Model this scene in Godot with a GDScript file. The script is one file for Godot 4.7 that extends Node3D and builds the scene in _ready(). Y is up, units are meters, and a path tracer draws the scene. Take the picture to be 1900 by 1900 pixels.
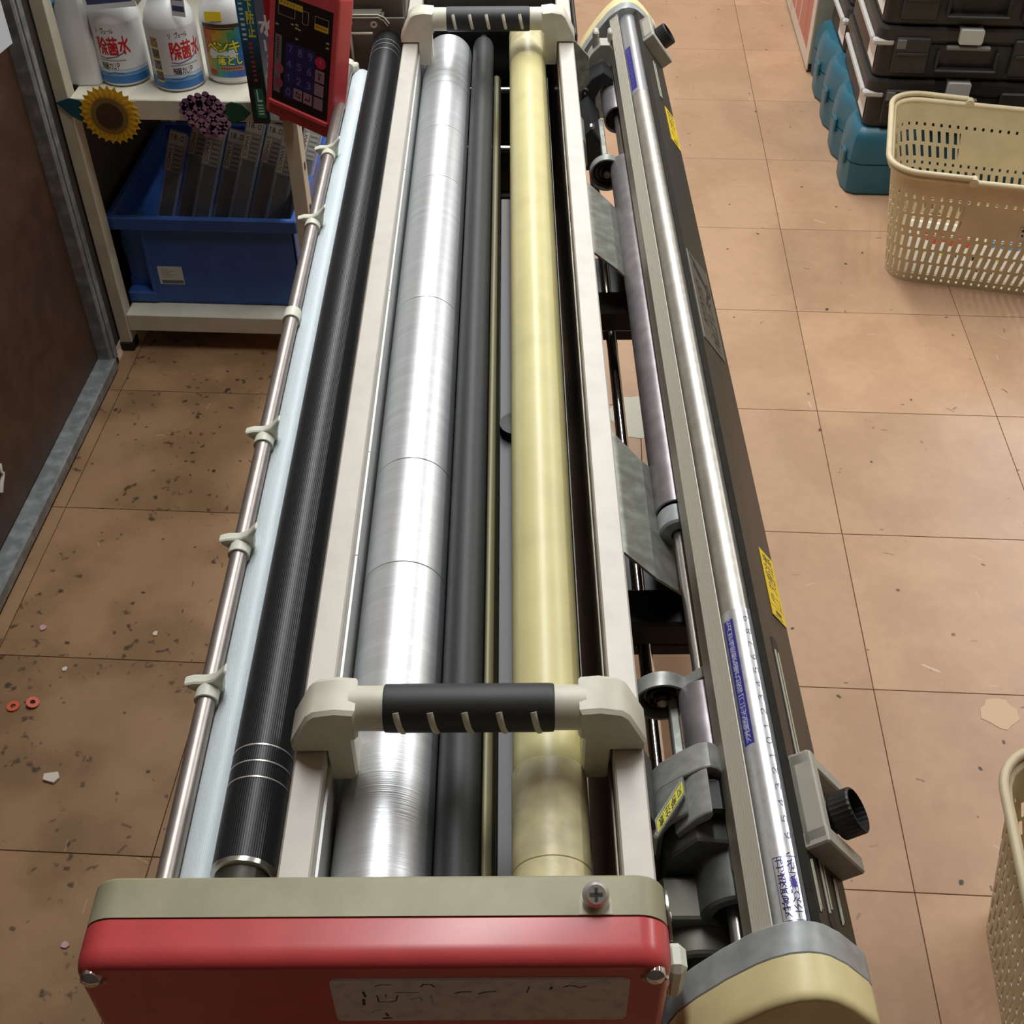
extends Node3D
# A wallpaper pasting machine in a hardware shop aisle, seen from above its near end.
# World: x right, y up, z towards the viewer; the floor tiles (0.303 m) run along x and z.

const T := 0.303
const CAM := Vector3(-0.424502, 1.315221, 1.985044)
const YAW := 0.05853486

var M := {}
var TX := {}
var taken := {}
var rng := RandomNumberGenerator.new()


# ---------------------------------------------------------------- mesh helpers
func S() -> SurfaceTool:
	var st := SurfaceTool.new()
	st.begin(Mesh.PRIMITIVE_TRIANGLES)
	st.set_smooth_group(-1)
	return st


func tri(st: SurfaceTool, a: Vector3, b: Vector3, c: Vector3, ua := Vector2.ZERO, ub := Vector2.ZERO, uc := Vector2.ZERO) -> void:
	if (b - a).cross(c - a).length_squared() < 1e-18:
		return
	st.set_uv(ua); st.add_vertex(a)
	st.set_uv(uc); st.add_vertex(c)
	st.set_uv(ub); st.add_vertex(b)


# a, b, c, d run anticlockwise seen from outside
func quad(st: SurfaceTool, a: Vector3, b: Vector3, c: Vector3, d: Vector3, ua := Vector2(0, 1), ub := Vector2(1, 1), uc := Vector2(1, 0), ud := Vector2(0, 0)) -> void:
	tri(st, a, b, c, ua, ub, uc)
	tri(st, a, c, d, ua, uc, ud)


# chamfered box
func bx(st: SurfaceTool, c: Vector3, s: Vector3, bev := 0.0, xf := Transform3D()) -> void:
	var h := s * 0.5
	var b: float = minf(bev, minf(h.x, minf(h.y, h.z)) * 0.9)
	st.set_smooth_group(-1)
	for ax in 3:
		for sg in [-1.0, 1.0]:
			var u := (ax + 1) % 3
			var v := (ax + 2) % 3
			var p := []
			for k in [[-1, -1], [1, -1], [1, 1], [-1, 1]]:
				var q := Vector3()
				q[ax] = sg * h[ax]
				q[u] = k[0] * (h[u] - b)
				q[v] = k[1] * (h[v] - b)
				p.append(xf * (c + q))
			if sg < 0:
				p.reverse()
			quad(st, p[0], p[1], p[2], p[3])
	if b <= 0.0:
		return
	for ax in 3:
		var u := (ax + 1) % 3
		var v := (ax + 2) % 3
		for su in [-1.0, 1.0]:
			for sv in [-1.0, 1.0]:
				var p := []
				for k in [[-1, 0], [1, 0], [1, 1], [-1, 1]]:
					var q := Vector3()
					q[ax] = k[0] * (h[ax] - b)
					q[u] = su * (h[u] if k[1] == 0 else h[u] - b)
					q[v] = sv * (h[v] - b if k[1] == 0 else h[v])
					p.append(xf * (c + q))
				if su * sv > 0:
					quad(st, p[3], p[2], p[1], p[0])
				else:
					quad(st, p[0], p[1], p[2], p[3])
	for sx in [-1.0, 1.0]:
		for sy in [-1.0, 1.0]:
			for sz in [-1.0, 1.0]:
				var a := xf * (c + Vector3(sx * h.x, sy * (h.y - b), sz * (h.z - b)))
				var d := xf * (c + Vector3(sx * (h.x - b), sy * h.y, sz * (h.z - b)))
				var e := xf * (c + Vector3(sx * (h.x - b), sy * (h.y - b), sz * h.z))
				if sx * sy * sz > 0:
					tri(st, a, d, e)
				else:
					tri(st, a, e, d)


func bx2(st: SurfaceTool, lo: Vector3, hi: Vector3, bev := 0.0) -> void:
	bx(st, (lo + hi) * 0.5, (hi - lo).abs(), bev)


# revolve (radius, t) about local z
func lathe(st: SurfaceTool, prof: Array, seg: int, xf := Transform3D()) -> void:
	var grp := 0
	for j in prof.size() - 1:
		if j > 0:
			var d0: Vector2 = (prof[j] - prof[j - 1]).normalized()
			var d1: Vector2 = (prof[j + 1] - prof[j]).normalized()
			if d0.dot(d1) < 0.82:
				grp += 1
		st.set_smooth_group(grp)
		for i in seg:
			var a0 := TAU * i / seg
			var a1 := TAU * (i + 1) / seg
			var p: Vector2 = prof[j]
			var q: Vector2 = prof[j + 1]
			var v0 := p.y
			var v1 := q.y
			var u0 := float(i) / seg
			var u1 := float(i + 1) / seg
			if i == seg - 1:
				a1 = 0.0
			quad(st, xf * Vector3(p.x * cos(a0), p.x * sin(a0), p.y), xf * Vector3(p.x * cos(a1), p.x * sin(a1), p.y), xf * Vector3(q.x * cos(a1), q.x * sin(a1), q.y), xf * Vector3(q.x * cos(a0), q.x * sin(a0), q.y), Vector2(u0, v0), Vector2(u1, v0), Vector2(u1, v1), Vector2(u0, v1))
	st.set_smooth_group(-1)


func inset_poly(poly: PackedVector2Array, d: float) -> PackedVector2Array:
	if d == 0.0:
		return poly
	var out := PackedVector2Array()
	var n := poly.size()
	for i in n:
		var e0 := (poly[i] - poly[(i + n - 1) % n]).normalized()
		var e1 := (poly[(i + 1) % n] - poly[i]).normalized()
		var n0 := Vector2(-e0.y, e0.x)
		var n1 := Vector2(-e1.y, e1.x)
		var b := (n0 + n1)
		var k: float = 2.0 / maxf(b.length_squared(), 0.6)
		out.append(poly[i] + b * 0.5 * d * k)
	return out


# extrude an anticlockwise outline through stations [z, inset]
func loft(st: SurfaceTool, poly: PackedVector2Array, stations: Array, xf := Transform3D(), caps := true) -> void:
	var n := poly.size()
	var rings := []
	for s in stations:
		rings.append(inset_poly(poly, s[1]))
	var grp := []
	var g := 1
	for i in n:
		var e0 := (poly[i] - poly[(i + n - 1) % n]).normalized()
		var e1 := (poly[(i + 1) % n] - poly[i]).normalized()
		if e0.dot(e1) < 0.8:
			g += 1
		grp.append(g)
	if (poly[0] - poly[n - 1]).normalized().dot((poly[1] - poly[0]).normalized()) >= 0.8:
		for i in n:
			if grp[i] == g:
				grp[i] = 1
	var band := 0
	for j in stations.size() - 1:
		if j > 0:
			var d0 := Vector2(stations[j][0] - stations[j - 1][0], stations[j][1] - stations[j - 1][1]).normalized()
			var d1 := Vector2(stations[j + 1][0] - stations[j][0], stations[j + 1][1] - stations[j][1]).normalized()
			if d0.dot(d1) < 0.8:
				band += 1
		for i in n:
			var k := (i + 1) % n
			st.set_smooth_group(grp[i] + band * 1000)
			var z0: float = stations[j][0]
			var z1: float = stations[j + 1][0]
			quad(st, xf * Vector3(rings[j][i].x, rings[j][i].y, z0), xf * Vector3(rings[j][k].x, rings[j][k].y, z0), xf * Vector3(rings[j + 1][k].x, rings[j + 1][k].y, z1), xf * Vector3(rings[j + 1][i].x, rings[j + 1][i].y, z1))
	st.set_smooth_group(-1)
	if caps:
		for e in 2:
			var r: PackedVector2Array = rings[0] if e == 0 else rings[-1]
			var z: float = stations[0][0] if e == 0 else stations[-1][0]
			var ix := Geometry2D.triangulate_polygon(r)
			for t in range(0, ix.size(), 3):
				var a := r[ix[t]]
				var b := r[ix[t + 1]]
				var c := r[ix[t + 2]]
				if ((b - a).cross(c - a) < 0) == (e == 1):
					var w := b; b = c; c = w
				tri(st, xf * Vector3(a.x, a.y, z), xf * Vector3(b.x, b.y, z), xf * Vector3(c.x, c.y, z))


func ext(st: SurfaceTool, poly: PackedVector2Array, z0: float, z1: float, bev := 0.0, xf := Transform3D()) -> void:
	if bev > 0.0:
		loft(st, poly, [[z0, bev], [z0 + bev, 0.0], [z1 - bev, 0.0], [z1, bev]], xf)
	else:
		loft(st, poly, [[z0, 0.0], [z1, 0.0]], xf)


func rrect(w: float, h: float, r: float, n := 6, c := Vector2.ZERO) -> PackedVector2Array:
	var o := PackedVector2Array()
	for k in 4:
		var cc := Vector2([1, -1, -1, 1][k] * (w * 0.5 - r), [1, 1, -1, -1][k] * (h * 0.5 - r))
		for i in n + 1:
			var a := PI * 0.5 * (k + float(i) / n)
			o.append(c + cc + Vector2(cos(a), sin(a)) * r)
	return o


func poly(a: Array) -> PackedVector2Array:
	var o := PackedVector2Array()
	for i in range(0, a.size(), 2):
		o.append(Vector2(a[i], a[i + 1]))
	if Geometry2D.is_polygon_clockwise(o) == false:
		return o
	o.reverse()
	return o


func ccw(p: PackedVector2Array) -> PackedVector2Array:
	var s := 0.0
	for i in p.size():
		s += p[i].cross(p[(i + 1) % p.size()])
	if s < 0.0:
		p.reverse()
	return p


func pl(a: Array) -> PackedVector2Array:
	var o := PackedVector2Array()
	for i in range(0, a.size(), 2):
		o.append(Vector2(a[i], a[i + 1]))
	return ccw(o)


# sweep a circle along a path
func sweep(st: SurfaceTool, pts: Array, r: float, seg := 10, closed := false, flat := 1.0) -> void:
	var n := pts.size()
	var rings := []
	var up := Vector3.UP
	for i in n:
		var d: Vector3
		if closed:
			d = (pts[(i + 1) % n] - pts[(i + n - 1) % n]).normalized()
		else:
			d = (pts[mini(i + 1, n - 1)] - pts[maxi(i - 1, 0)]).normalized()
		if absf(d.dot(up)) > 0.95:
			up = Vector3.RIGHT
		var x := up.cross(d).normalized()
		var y := d.cross(x).normalized()
		var ring := []
		for k in seg:
			var a := TAU * k / seg
			ring.append(pts[i] + x * cos(a) * r + y * sin(a) * r * flat)
		rings.append(ring)
	st.set_smooth_group(1)
	for i in (n if closed else n - 1):
		var j := (i + 1) % n
		for k in seg:
			var l := (k + 1) % seg
			quad(st, rings[i][k], rings[i][l], rings[j][l], rings[j][k])
	st.set_smooth_group(-1)
	if not closed:
		for k in range(1, seg - 1):
			tri(st, rings[0][0], rings[0][k + 1], rings[0][k])
			tri(st, rings[n - 1][0], rings[n - 1][k], rings[n - 1][k + 1])


# patch of a cylinder about a z axis: angles a0..a1 (from +x, anticlockwise), u from z0 to z1, v from a0 to a1
func cpatch(st: SurfaceTool, c: Vector2, r: float, a0: float, a1: float, z0: float, z1: float, seg := 10) -> void:
	st.set_smooth_group(1)
	for i in seg:
		var t0 := float(i) / seg
		var t1 := float(i + 1) / seg
		var p := c + Vector2.from_angle(lerpf(a0, a1, t0)) * r
		var q := c + Vector2.from_angle(lerpf(a0, a1, t1)) * r
		var A := Vector3(p.x, p.y, z0)
		var B := Vector3(q.x, q.y, z0)
		var C := Vector3(q.x, q.y, z1)
		var D := Vector3(p.x, p.y, z1)
		var nn := (B - A).cross(C - A)
		var outw := Vector3(p.x - c.x, p.y - c.y, 0)
		if nn.dot(outw) > 0:
			quad(st, A, B, C, D, Vector2(0, t0), Vector2(0, t1), Vector2(1, t1), Vector2(1, t0))
		else:
			quad(st, D, C, B, A, Vector2(1, t0), Vector2(1, t1), Vector2(0, t1), Vector2(0, t0))
	st.set_smooth_group(-1)


# a thin printed sheet: origin at its top left corner, r to the right, d down, with thickness behind it
func sheet(st: SurfaceTool, o: Vector3, r: Vector3, d: Vector3, thick := 0.0004) -> void:
	var nrm := r.cross(-d).normalized()
	var a := o + d
	var b := o + d + r
	var c := o + r
	quad(st, a, b, c, o)
	var k := -nrm * thick
	for e in [[a, b], [b, c], [c, o], [o, a]]:
		quad(st, e[0] + k, e[1] + k, e[1], e[0], Vector2(0.01, 0.01), Vector2(0.01, 0.01), Vector2(0.01, 0.01), Vector2(0.01, 0.01))
	quad(st, o + k, c + k, b + k, a + k, Vector2(0.01, 0.01), Vector2(0.01, 0.01), Vector2(0.01, 0.01), Vector2(0.01, 0.01))


func zx(p: Vector3, axis: Vector3) -> Transform3D:   # local z along axis
	var z := axis.normalized()
	var x := (Vector3.UP if absf(z.y) < 0.9 else Vector3.RIGHT).cross(z).normalized()
	return Transform3D(Basis(x, z.cross(x), z), p)


# ---------------------------------------------------------------- nodes
func numbered(called: String) -> String:
	if not taken.has(called):
		taken[called] = 0
		return called
	taken[called] += 1
	return "%s_%03d" % [called, taken[called]]


func put(called: String, st: SurfaceTool, m: Material, parent: Node3D, lab := "") -> MeshInstance3D:
	st.generate_normals()
	if m is BaseMaterial3D and (m.normal_enabled or m.anisotropy_enabled) and not m.uv1_triplanar:
		st.generate_tangents()
	var o := MeshInstance3D.new()
	o.mesh = st.commit()
	o.material_override = m
	return hang(called, o, parent, lab)


func hang(called: String, o: Node3D, parent: Node3D, lab := "") -> Node3D:
	if parent == self:
		o.name = numbered(called)
		add_child(o)
	else:
		o.name = called
		parent.add_child(o, true)
	if lab:
		o.set_meta("label", lab)
	return o


func inst(called: String, mesh: Mesh, m: Material, parent: Node3D, xf := Transform3D()) -> MeshInstance3D:
	var o := MeshInstance3D.new()
	o.mesh = mesh
	o.material_override = m
	o.transform = xf
	return hang(called, o, parent)


func mesh_of(st: SurfaceTool) -> Mesh:
	st.generate_normals()
	return st.commit()


func tag(o: Node3D, label: String, category: String, group := "") -> Node3D:
	o.set_meta("label", label)
	o.set_meta("category", category)
	if group:
		o.set_meta("group", group)
	return o


func thing(called: String, label: String, category: String, at := Vector3.ZERO, turn := 0.0, group := "") -> Node3D:
	var o := Node3D.new()
	o.name = numbered(called)
	add_child(o)
	o.position = at
	o.rotation.y = turn
	return tag(o, label, category, group)


func structure(called: String, st: SurfaceTool, m: Material) -> MeshInstance3D:
	var o := put(called, st, m, self)
	o.set_meta("kind", "structure")
	return o


# ---------------------------------------------------------------- materials
func mat(c: Color, rough := 0.6, metal := 0.0, tex: Texture2D = null, scale := 3.0) -> StandardMaterial3D:
	var m := StandardMaterial3D.new()
	m.albedo_color = c
	m.roughness = rough
	m.metallic = metal
	if tex:
		m.albedo_texture = tex
		m.uv1_triplanar = true
		m.uv1_scale = Vector3.ONE * scale
	return m


func rgb(r: int, g: int, b: int) -> Color:
	return Color8(r, g, b)


func printed(im: Image, rough := 0.5) -> StandardMaterial3D:
	var m := StandardMaterial3D.new()
	m.albedo_texture = ImageTexture.create_from_image(im)
	m.roughness = rough
	m.texture_repeat = false
	return m


# blotchy tone, values between lo and 1
func blotch(sd: int, freq: float, lo: float, oct := 5, size := 512, tint := Color.WHITE) -> ImageTexture:
	var n := FastNoiseLite.new()
	n.seed = sd
	n.frequency = freq
	n.fractal_octaves = oct
	n.noise_type = FastNoiseLite.TYPE_SIMPLEX_SMOOTH
	var g := n.get_seamless_image(size, size)
	var im := Image.create(size, size, false, Image.FORMAT_RGB8)
	for y in size:
		for x in size:
			var v := lerpf(lo, 1.0, smoothstep(0.15, 0.85, g.get_pixel(x, y).r))
			im.set_pixel(x, y, Color(lerpf(tint.r * v, 1.0, v), lerpf(tint.g * v, 1.0, v), lerpf(tint.b * v, 1.0, v)) if tint != Color.WHITE else Color(v, v, v))
	return ImageTexture.create_from_image(im)


# ---------------------------------------------------------------- lettering, drawn stroke by stroke on a 16 x 16 cell
var GL := {
	"除": "1 1 1 15|1 1 5 1 3 5 5 8 1 10|11 1 6 6|11 1 16 6|8 7 14 7|7 10 15 10|11 7 11 15|8 12 6 15|13 12 15 15",
	"菌": "1 2 15 2|5 0 5 4|11 0 11 4|2 6 14 6 14 15 2 15 2 6|4 9 12 9|8 7 8 14|8 9 4 13|8 9 12 13|11 7 6 8",
	"水": "8 0 8 15 6 13|1 5 6 5 2 12|14 3 9 7|9 7 15 14",
	"力": "2 4 14 4 13 15 10 14|8 0 7 8 2 15",
	"落": "1 2 15 2|5 0 5 4|11 0 11 4|2 6 4 7|1 9 3 10|1 15 4 12|9 5 6 9|7 6 14 6 6 12|8 8 15 12|7 12 14 12 14 15 7 15 7 12",
	"と": "5 1 7 7|14 4 5 9 4 13 7 15 14 15",
	"し": "5 1 5 12 8 15 13 12",
	"ペ": "1 10 6 5 15 13|12 3 14 3 14 5 12 5 12 3",
	"ン": "2 3 6 6|2 14 9 12 15 4",
	"キ": "2 5 14 3|1 10 15 8|7 0 10 15",
	"リ": "4 2 4 9|11 1 11 9 6 15",
	"ヴ": "8 0 8 3|2 8 2 3 14 3 12 10 5 15|12 0 13 2|14 0 15 1",
	"ェ": "4 8 12 8|8 8 8 14|3 14 13 14",
	"ー": "2 8 14 8",
	"ル": "4 3 4 9 1 14|9 2 9 14 15 9",
	"刃": "2 3 14 3 13 14 10 13|8 3 7 9 2 15|4 6 7 9",
	"部": "5 0 5 3|1 3 9 3|3 4 4 7|7 4 6 7|0 7 10 7|2 9 8 9 8 15 2 15 2 9|11 1 11 16|11 1 15 1 13 5 15 8 12 11",
	"注": "2 1 4 3|1 6 3 8|1 15 4 10|9 0 11 2|6 4 15 4|7 9 14 9|5 15 16 15|10 4 10 15",
	"意": "8 0 8 2|2 2 14 2|5 2 6 5|11 2 10 5|1 5 15 5|4 6 12 6 12 11 4 11 4 6|4 8 12 8|2 12 1 15|5 12 6 15 11 15|8 12 9 13|13 12 15 14",
	"物": "3 1 1 5|1 4 7 4|4 0 4 16|1 10 7 8|10 0 8 5|9 4 15 4 14 14 12 13|11 5 8 11|13 5 9 14",
	"の": "8 3 6 13 3 13 1 9 4 4 9 2 14 5 14 11 9 15",
	"取": "1 1 8 1|2 1 2 13|6 1 6 16|2 5 6 5|2 9 6 9|1 13 8 12|9 3 15 3 13 9 8 15|9 6 15 15",
	"扱": "1 4 6 4|4 0 4 15 2 14|1 10 6 8|7 2 13 2 12 7 15 7 13 11 7 15|9 2 8 9 6 15|9 7 15 15",
	"に": "3 1 2 8 3 15|7 4 14 4|7 10 8 14 14 14",
	"は": "3 1 2 8 3 15|6 5 15 5|11 1 11 13 8 15 6 13 9 11 15 14",
	"十": "1 7 15 7|8 1 8 15",
	"分": "6 1 1 7|10 1 15 7|4 8 12 8 11 15 9 14|7 8 3 15",
	"ご": "4 4 11 4|4 10 5 14 13 14|12 0 13 2|14 0 15 2",
	"下": "1 2 15 2|8 2 8 16|9 6 13 9",
	"さ": "2 5 13 4|7 1 11 10|11 10 5 9 3 12 6 15 11 15",
	"い": "3 3 4 11 6 13|12 4 14 10",
	"先": "4 1 2 5|3 4 14 4|8 0 8 8|1 8 15 8|6 8 5 12 1 15|10 8 10 15 15 15 15 12",
	"位": "4 0 1 6|3 4 3 16|10 0 10 3|6 4 15 4|8 6 9 12|13 6 11 13|5 14 16 14",
	"置": "2 0 14 0 14 3 2 3 2 0|2 5 15 5|8 3 8 7|5 7 12 7 12 13 5 13 5 7|5 10 12 10|2 8 2 15 15 15",
	"を": "3 3 12 3|8 0 3 8 8 7 8 11|13 6 7 10 7 14 13 15",
	"左": "1 3 15 3|6 0 1 14|5 8 14 8|9 8 9 14|4 14 15 14",
	"右": "1 3 15 3|7 0 1 12|5 8 14 8 14 15 5 15 5 8",
	"設": "1 1 6 1|0 4 7 4|1 6 6 6|1 9 6 9|1 11 6 11 6 15 1 15 1 11|9 1 8 6|9 1 13 1 13 5 15 5|8 8 14 8 8 15|9 9 15 15",
	"定": "8 0 8 2|1 5 1 2 15 2 15 5|4 6 12 6|8 6 8 14|8 10 13 10|4 9 1 15|3 12 8 15 15 15",
	"た": "1 4 10 4|6 0 2 15|9 8 15 8|9 12 10 14 15 14",
	"場": "3 2 3 12|0 5 6 5|0 13 6 11|8 1 14 1 14 6 8 6 8 1|8 3 14 3|6 8 16 8|8 8 6 12|8 10 15 10 14 15 12 14|11 10 8 15",
	"合": "8 0 1 7|8 0 15 7|5 6 11 6|4 9 12 9 12 15 4 15 4 9",
	"切": "0 6 7 4|3 1 3 11 7 9|8 2 15 2 14 14 12 13|11 2 10 9 7 15",
	"断": "1 1 1 15 8 15|4 1 4 14|1 7 8 7|2 3 3 5|7 2 5 5|14 1 10 2 10 8 9 15|10 7 16 7|13 7 13 16",
	"巾": "2 4 14 4 14 12 12 12|2 4 2 13|8 0 8 16",
	"約": "4 0 1 5 4 6|6 3 1 9 7 9|4 9 4 15|1 11 1 14|7 11 8 13|10 1 8 6|9 4 15 4 14 14 12 13|10 8 12 10",
	"で": "1 3 14 3 8 7 8 12 13 15|11 7 12 9|13 6 14 8",
	"す": "1 4 15 4|9 0 9 10 6 11 5 8 9 8|9 8 8 12 5 15",
	"防": "1 1 1 15|1 1 5 1 3 5 5 8 1 10|11 0 11 3|7 4 16 4|10 4 9 10 6 15|10 8 14 8 14 14 12 14",
	"止": "8 1 8 14|8 7 14 7|3 6 3 14|1 14 15 14",
	"シ": "2 2 5 4|1 7 4 9|2 15 9 12 15 5",
	"0": "5 1 11 1 13 4 13 12 11 15 5 15 3 12 3 4 5 1", "1": "5 4 8 1 8 15", "2": "3 4 5 1 11 1 13 4 12 7 3 15 13 15",
	"3": "3 2 8 1 12 3 11 7 7 8 12 9 13 13 8 15 3 14", "4": "10 15 10 1 2 11 14 11", "5": "12 1 4 1 3 7 9 6 13 9 12 14 7 15 3 14",
	"6": "11 1 5 5 3 10 5 15 11 15 13 11 10 8 4 9", "7": "3 1 13 1 7 15", "8": "8 1 4 2 4 6 8 8 12 6 12 2 8 1|8 8 3 11 4 15 12 15 13 11 8 8",
	"9": "12 7 6 8 3 5 5 1 11 1 13 5 12 12 8 15", ".": "7 14 9 14", "[": "10 0 6 0 6 16 10 16", "]": "6 0 10 0 10 16 6 16", "-": "4 8 12 8",
	"c": "12 7 8 6 4 9 4 13 8 15 12 14", "m": "3 15 3 7|3 8 6 6 8 8 8 15|8 8 11 6 13 8 13 15", "L": "4 1 4 15 13 15", "U": "3 1 3 12 6 15 10 15 13 12 13 1",
	"P": "4 15 4 1 10 1 13 4 10 8 4 8", "S": "13 3 9 1 4 3 5 7 11 9 13 12 9 15 3 13", "O": "6 1 11 1 14 5 14 11 11 15 6 15 3 11 3 5 6 1",
	"M": "2 15 3 1 8 10 13 1 14 15", "A": "2 15 8 1 14 15|5 10 11 10", "X": "3 1 13 15|13 1 3 15",
}


func stroke(im: Image, a: Vector2, b: Vector2, w: float, c: Color) -> void:
	var n := int(maxf(1.0, a.distance_to(b) / maxf(w * 0.35, 0.5)))
	for i in n + 1:
		var p := a.lerp(b, float(i) / n)
		var s := int(maxf(1.0, roundf(w)))
		im.fill_rect(Rect2i(int(p.x - s * 0.5), int(p.y - s * 0.5), s, s), c)


func ink(im: Image, pts: Array, w: float, c: Color) -> void:
	for i in range(0, pts.size() - 2, 2):
		stroke(im, Vector2(pts[i], pts[i + 1]), Vector2(pts[i + 2], pts[i + 3]), w, c)


# writes text from p along dir; each cell is size across
func write(im: Image, text: String, p: Vector2, size: float, c: Color, w := 2.0, step := 1.1, dir := Vector2.RIGHT, vertical := false, squash := 1.0) -> void:
	var ex := dir
	var ey := Vector2(-dir.y, dir.x)
	for ch in text:
		if GL.has(ch):
			for part in String(GL[ch]).split("|"):
				var f := part.split_floats(" ")
				for i in range(0, f.size() - 3, 2):
					stroke(im, p + ex * f[i] / 16.0 * size * squash + ey * f[i + 1] / 16.0 * size, p + ex * f[i + 2] / 16.0 * size * squash + ey * f[i + 3] / 16.0 * size, w, c)
		p += (ey if vertical else ex * squash) * size * step


func disc(im: Image, c: Vector2, r: float, col: Color) -> void:
	for y in range(int(c.y - r), int(c.y + r) + 1):
		var h := sqrt(maxf(0.0, r * r - (y - c.y) * (y - c.y)))
		im.fill_rect(Rect2i(int(c.x - h), y, int(2 * h) + 1, 1), col)


func blank(w: int, h: int, c: Color) -> Image:
	var im := Image.create(w, h, false, Image.FORMAT_RGB8)
	im.fill(c)
	return im


func scuff(im: Image, n: int, sd: int, c: Color, lmax: float, w: float) -> void:
	var r := RandomNumberGenerator.new()
	r.seed = sd
	for i in n:
		var p := Vector2(r.randf() * im.get_width(), r.randf() * im.get_height())
		var d := Vector2.from_angle(r.randf() * TAU) * r.randf() * lmax
		var base := im.get_pixelv(Vector2i(p).clamp(Vector2i.ZERO, im.get_size() - Vector2i.ONE))
		stroke(im, p, p + d, w * r.randf_range(0.5, 1.2), base.lerp(c, r.randf_range(0.25, 0.8)))


func _ready() -> void:
	rng.seed = 7
	# ---- camera
	var cam := Camera3D.new()
	cam.name = "camera"
	cam.position = CAM
	cam.rotation = Vector3(-0.75227179, 0.05985466, -0.00695157)
	cam.fov = rad_to_deg(2.0 * atan(950.0 / 2280.1))
	cam.near = 0.05
	add_child(cam)
	cam.current = true
	# ---- environment: the room is closed, so the sky only shows through nothing
	var we := WorldEnvironment.new()
	we.name = "environment"
	var e := Environment.new()
	e.background_mode = Environment.BG_COLOR
	e.background_color = Color(0.02, 0.02, 0.02)
	e.tonemap_mode = Environment.TONE_MAPPER_LINEAR
	e.tonemap_exposure = 0.9
	e.sdfgi_enabled = true
	e.ssao_enabled = true
	e.ssil_enabled = true
	we.environment = e
	add_child(we)
	# ---- the shop's fluorescent fittings: [x, z, length along z]
	for l in [[-0.55, 0.35, "over the rollers of the pasting machine"], [-0.55, -0.95, "over the far end of the pasting machine"], [-0.55, -2.25, "over the aisle behind the machine"], [1.75, -2.75, "far over the black storage cases"], [1.75, -1.45, "over the shelf end beside the storage cases"], [1.75, -0.15, "over the open floor and the baskets"], [-2.75, -2.0, "behind the shelf rack"]]:
		ceiling_light(l[0], l[1], l[2])
	textures()
	materials()
	room()
	partition()
	rack()
	right_side()
	machine()
	debris()


const CEIL := 2.55


func ceiling_light(x: float, z: float, where: String) -> void:
	var t := thing("ceiling_light", "white fluorescent ceiling fitting " + where, "light", Vector3(x, CEIL - 0.07, z), 0.0, "ceiling batten lights")
	var body := S()
	ext(body, pl([-0.09, 0.068, 0.09, 0.068, 0.07, 0.03, -0.07, 0.03]), -0.64, 0.64)
	var shell := mat(rgb(235, 235, 230), 0.5)
	put("housing", body, shell, t)
	var glow := StandardMaterial3D.new()
	glow.albedo_color = Color.WHITE
	glow.emission_enabled = true
	glow.emission = Color(0.96, 0.98, 1.0)
	glow.emission_energy_multiplier = 6.0
	for s in [-0.04, 0.04]:
		var st := S()
		lathe(st, [Vector2(0, -0.6), Vector2(0.014, -0.6), Vector2(0.014, 0.6), Vector2(0, 0.6)], 12, Transform3D(Basis(), Vector3(s, 0.012, 0)))
		put("lamp_tube", st, glow, t)
	var a := AreaLight3D.new()
	a.name = "tube_light"
	a.area_size = Vector2(0.16, 1.2)
	a.rotation.x = -PI / 2
	a.position = Vector3(0, -0.012, 0)
	a.light_energy = 2.9
	a.light_color = Color(0.96, 0.98, 0.985)
	a.area_range = 12.0
	a.area_attenuation = 2.0
	a.shadow_enabled = true
	t.add_child(a)


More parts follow.
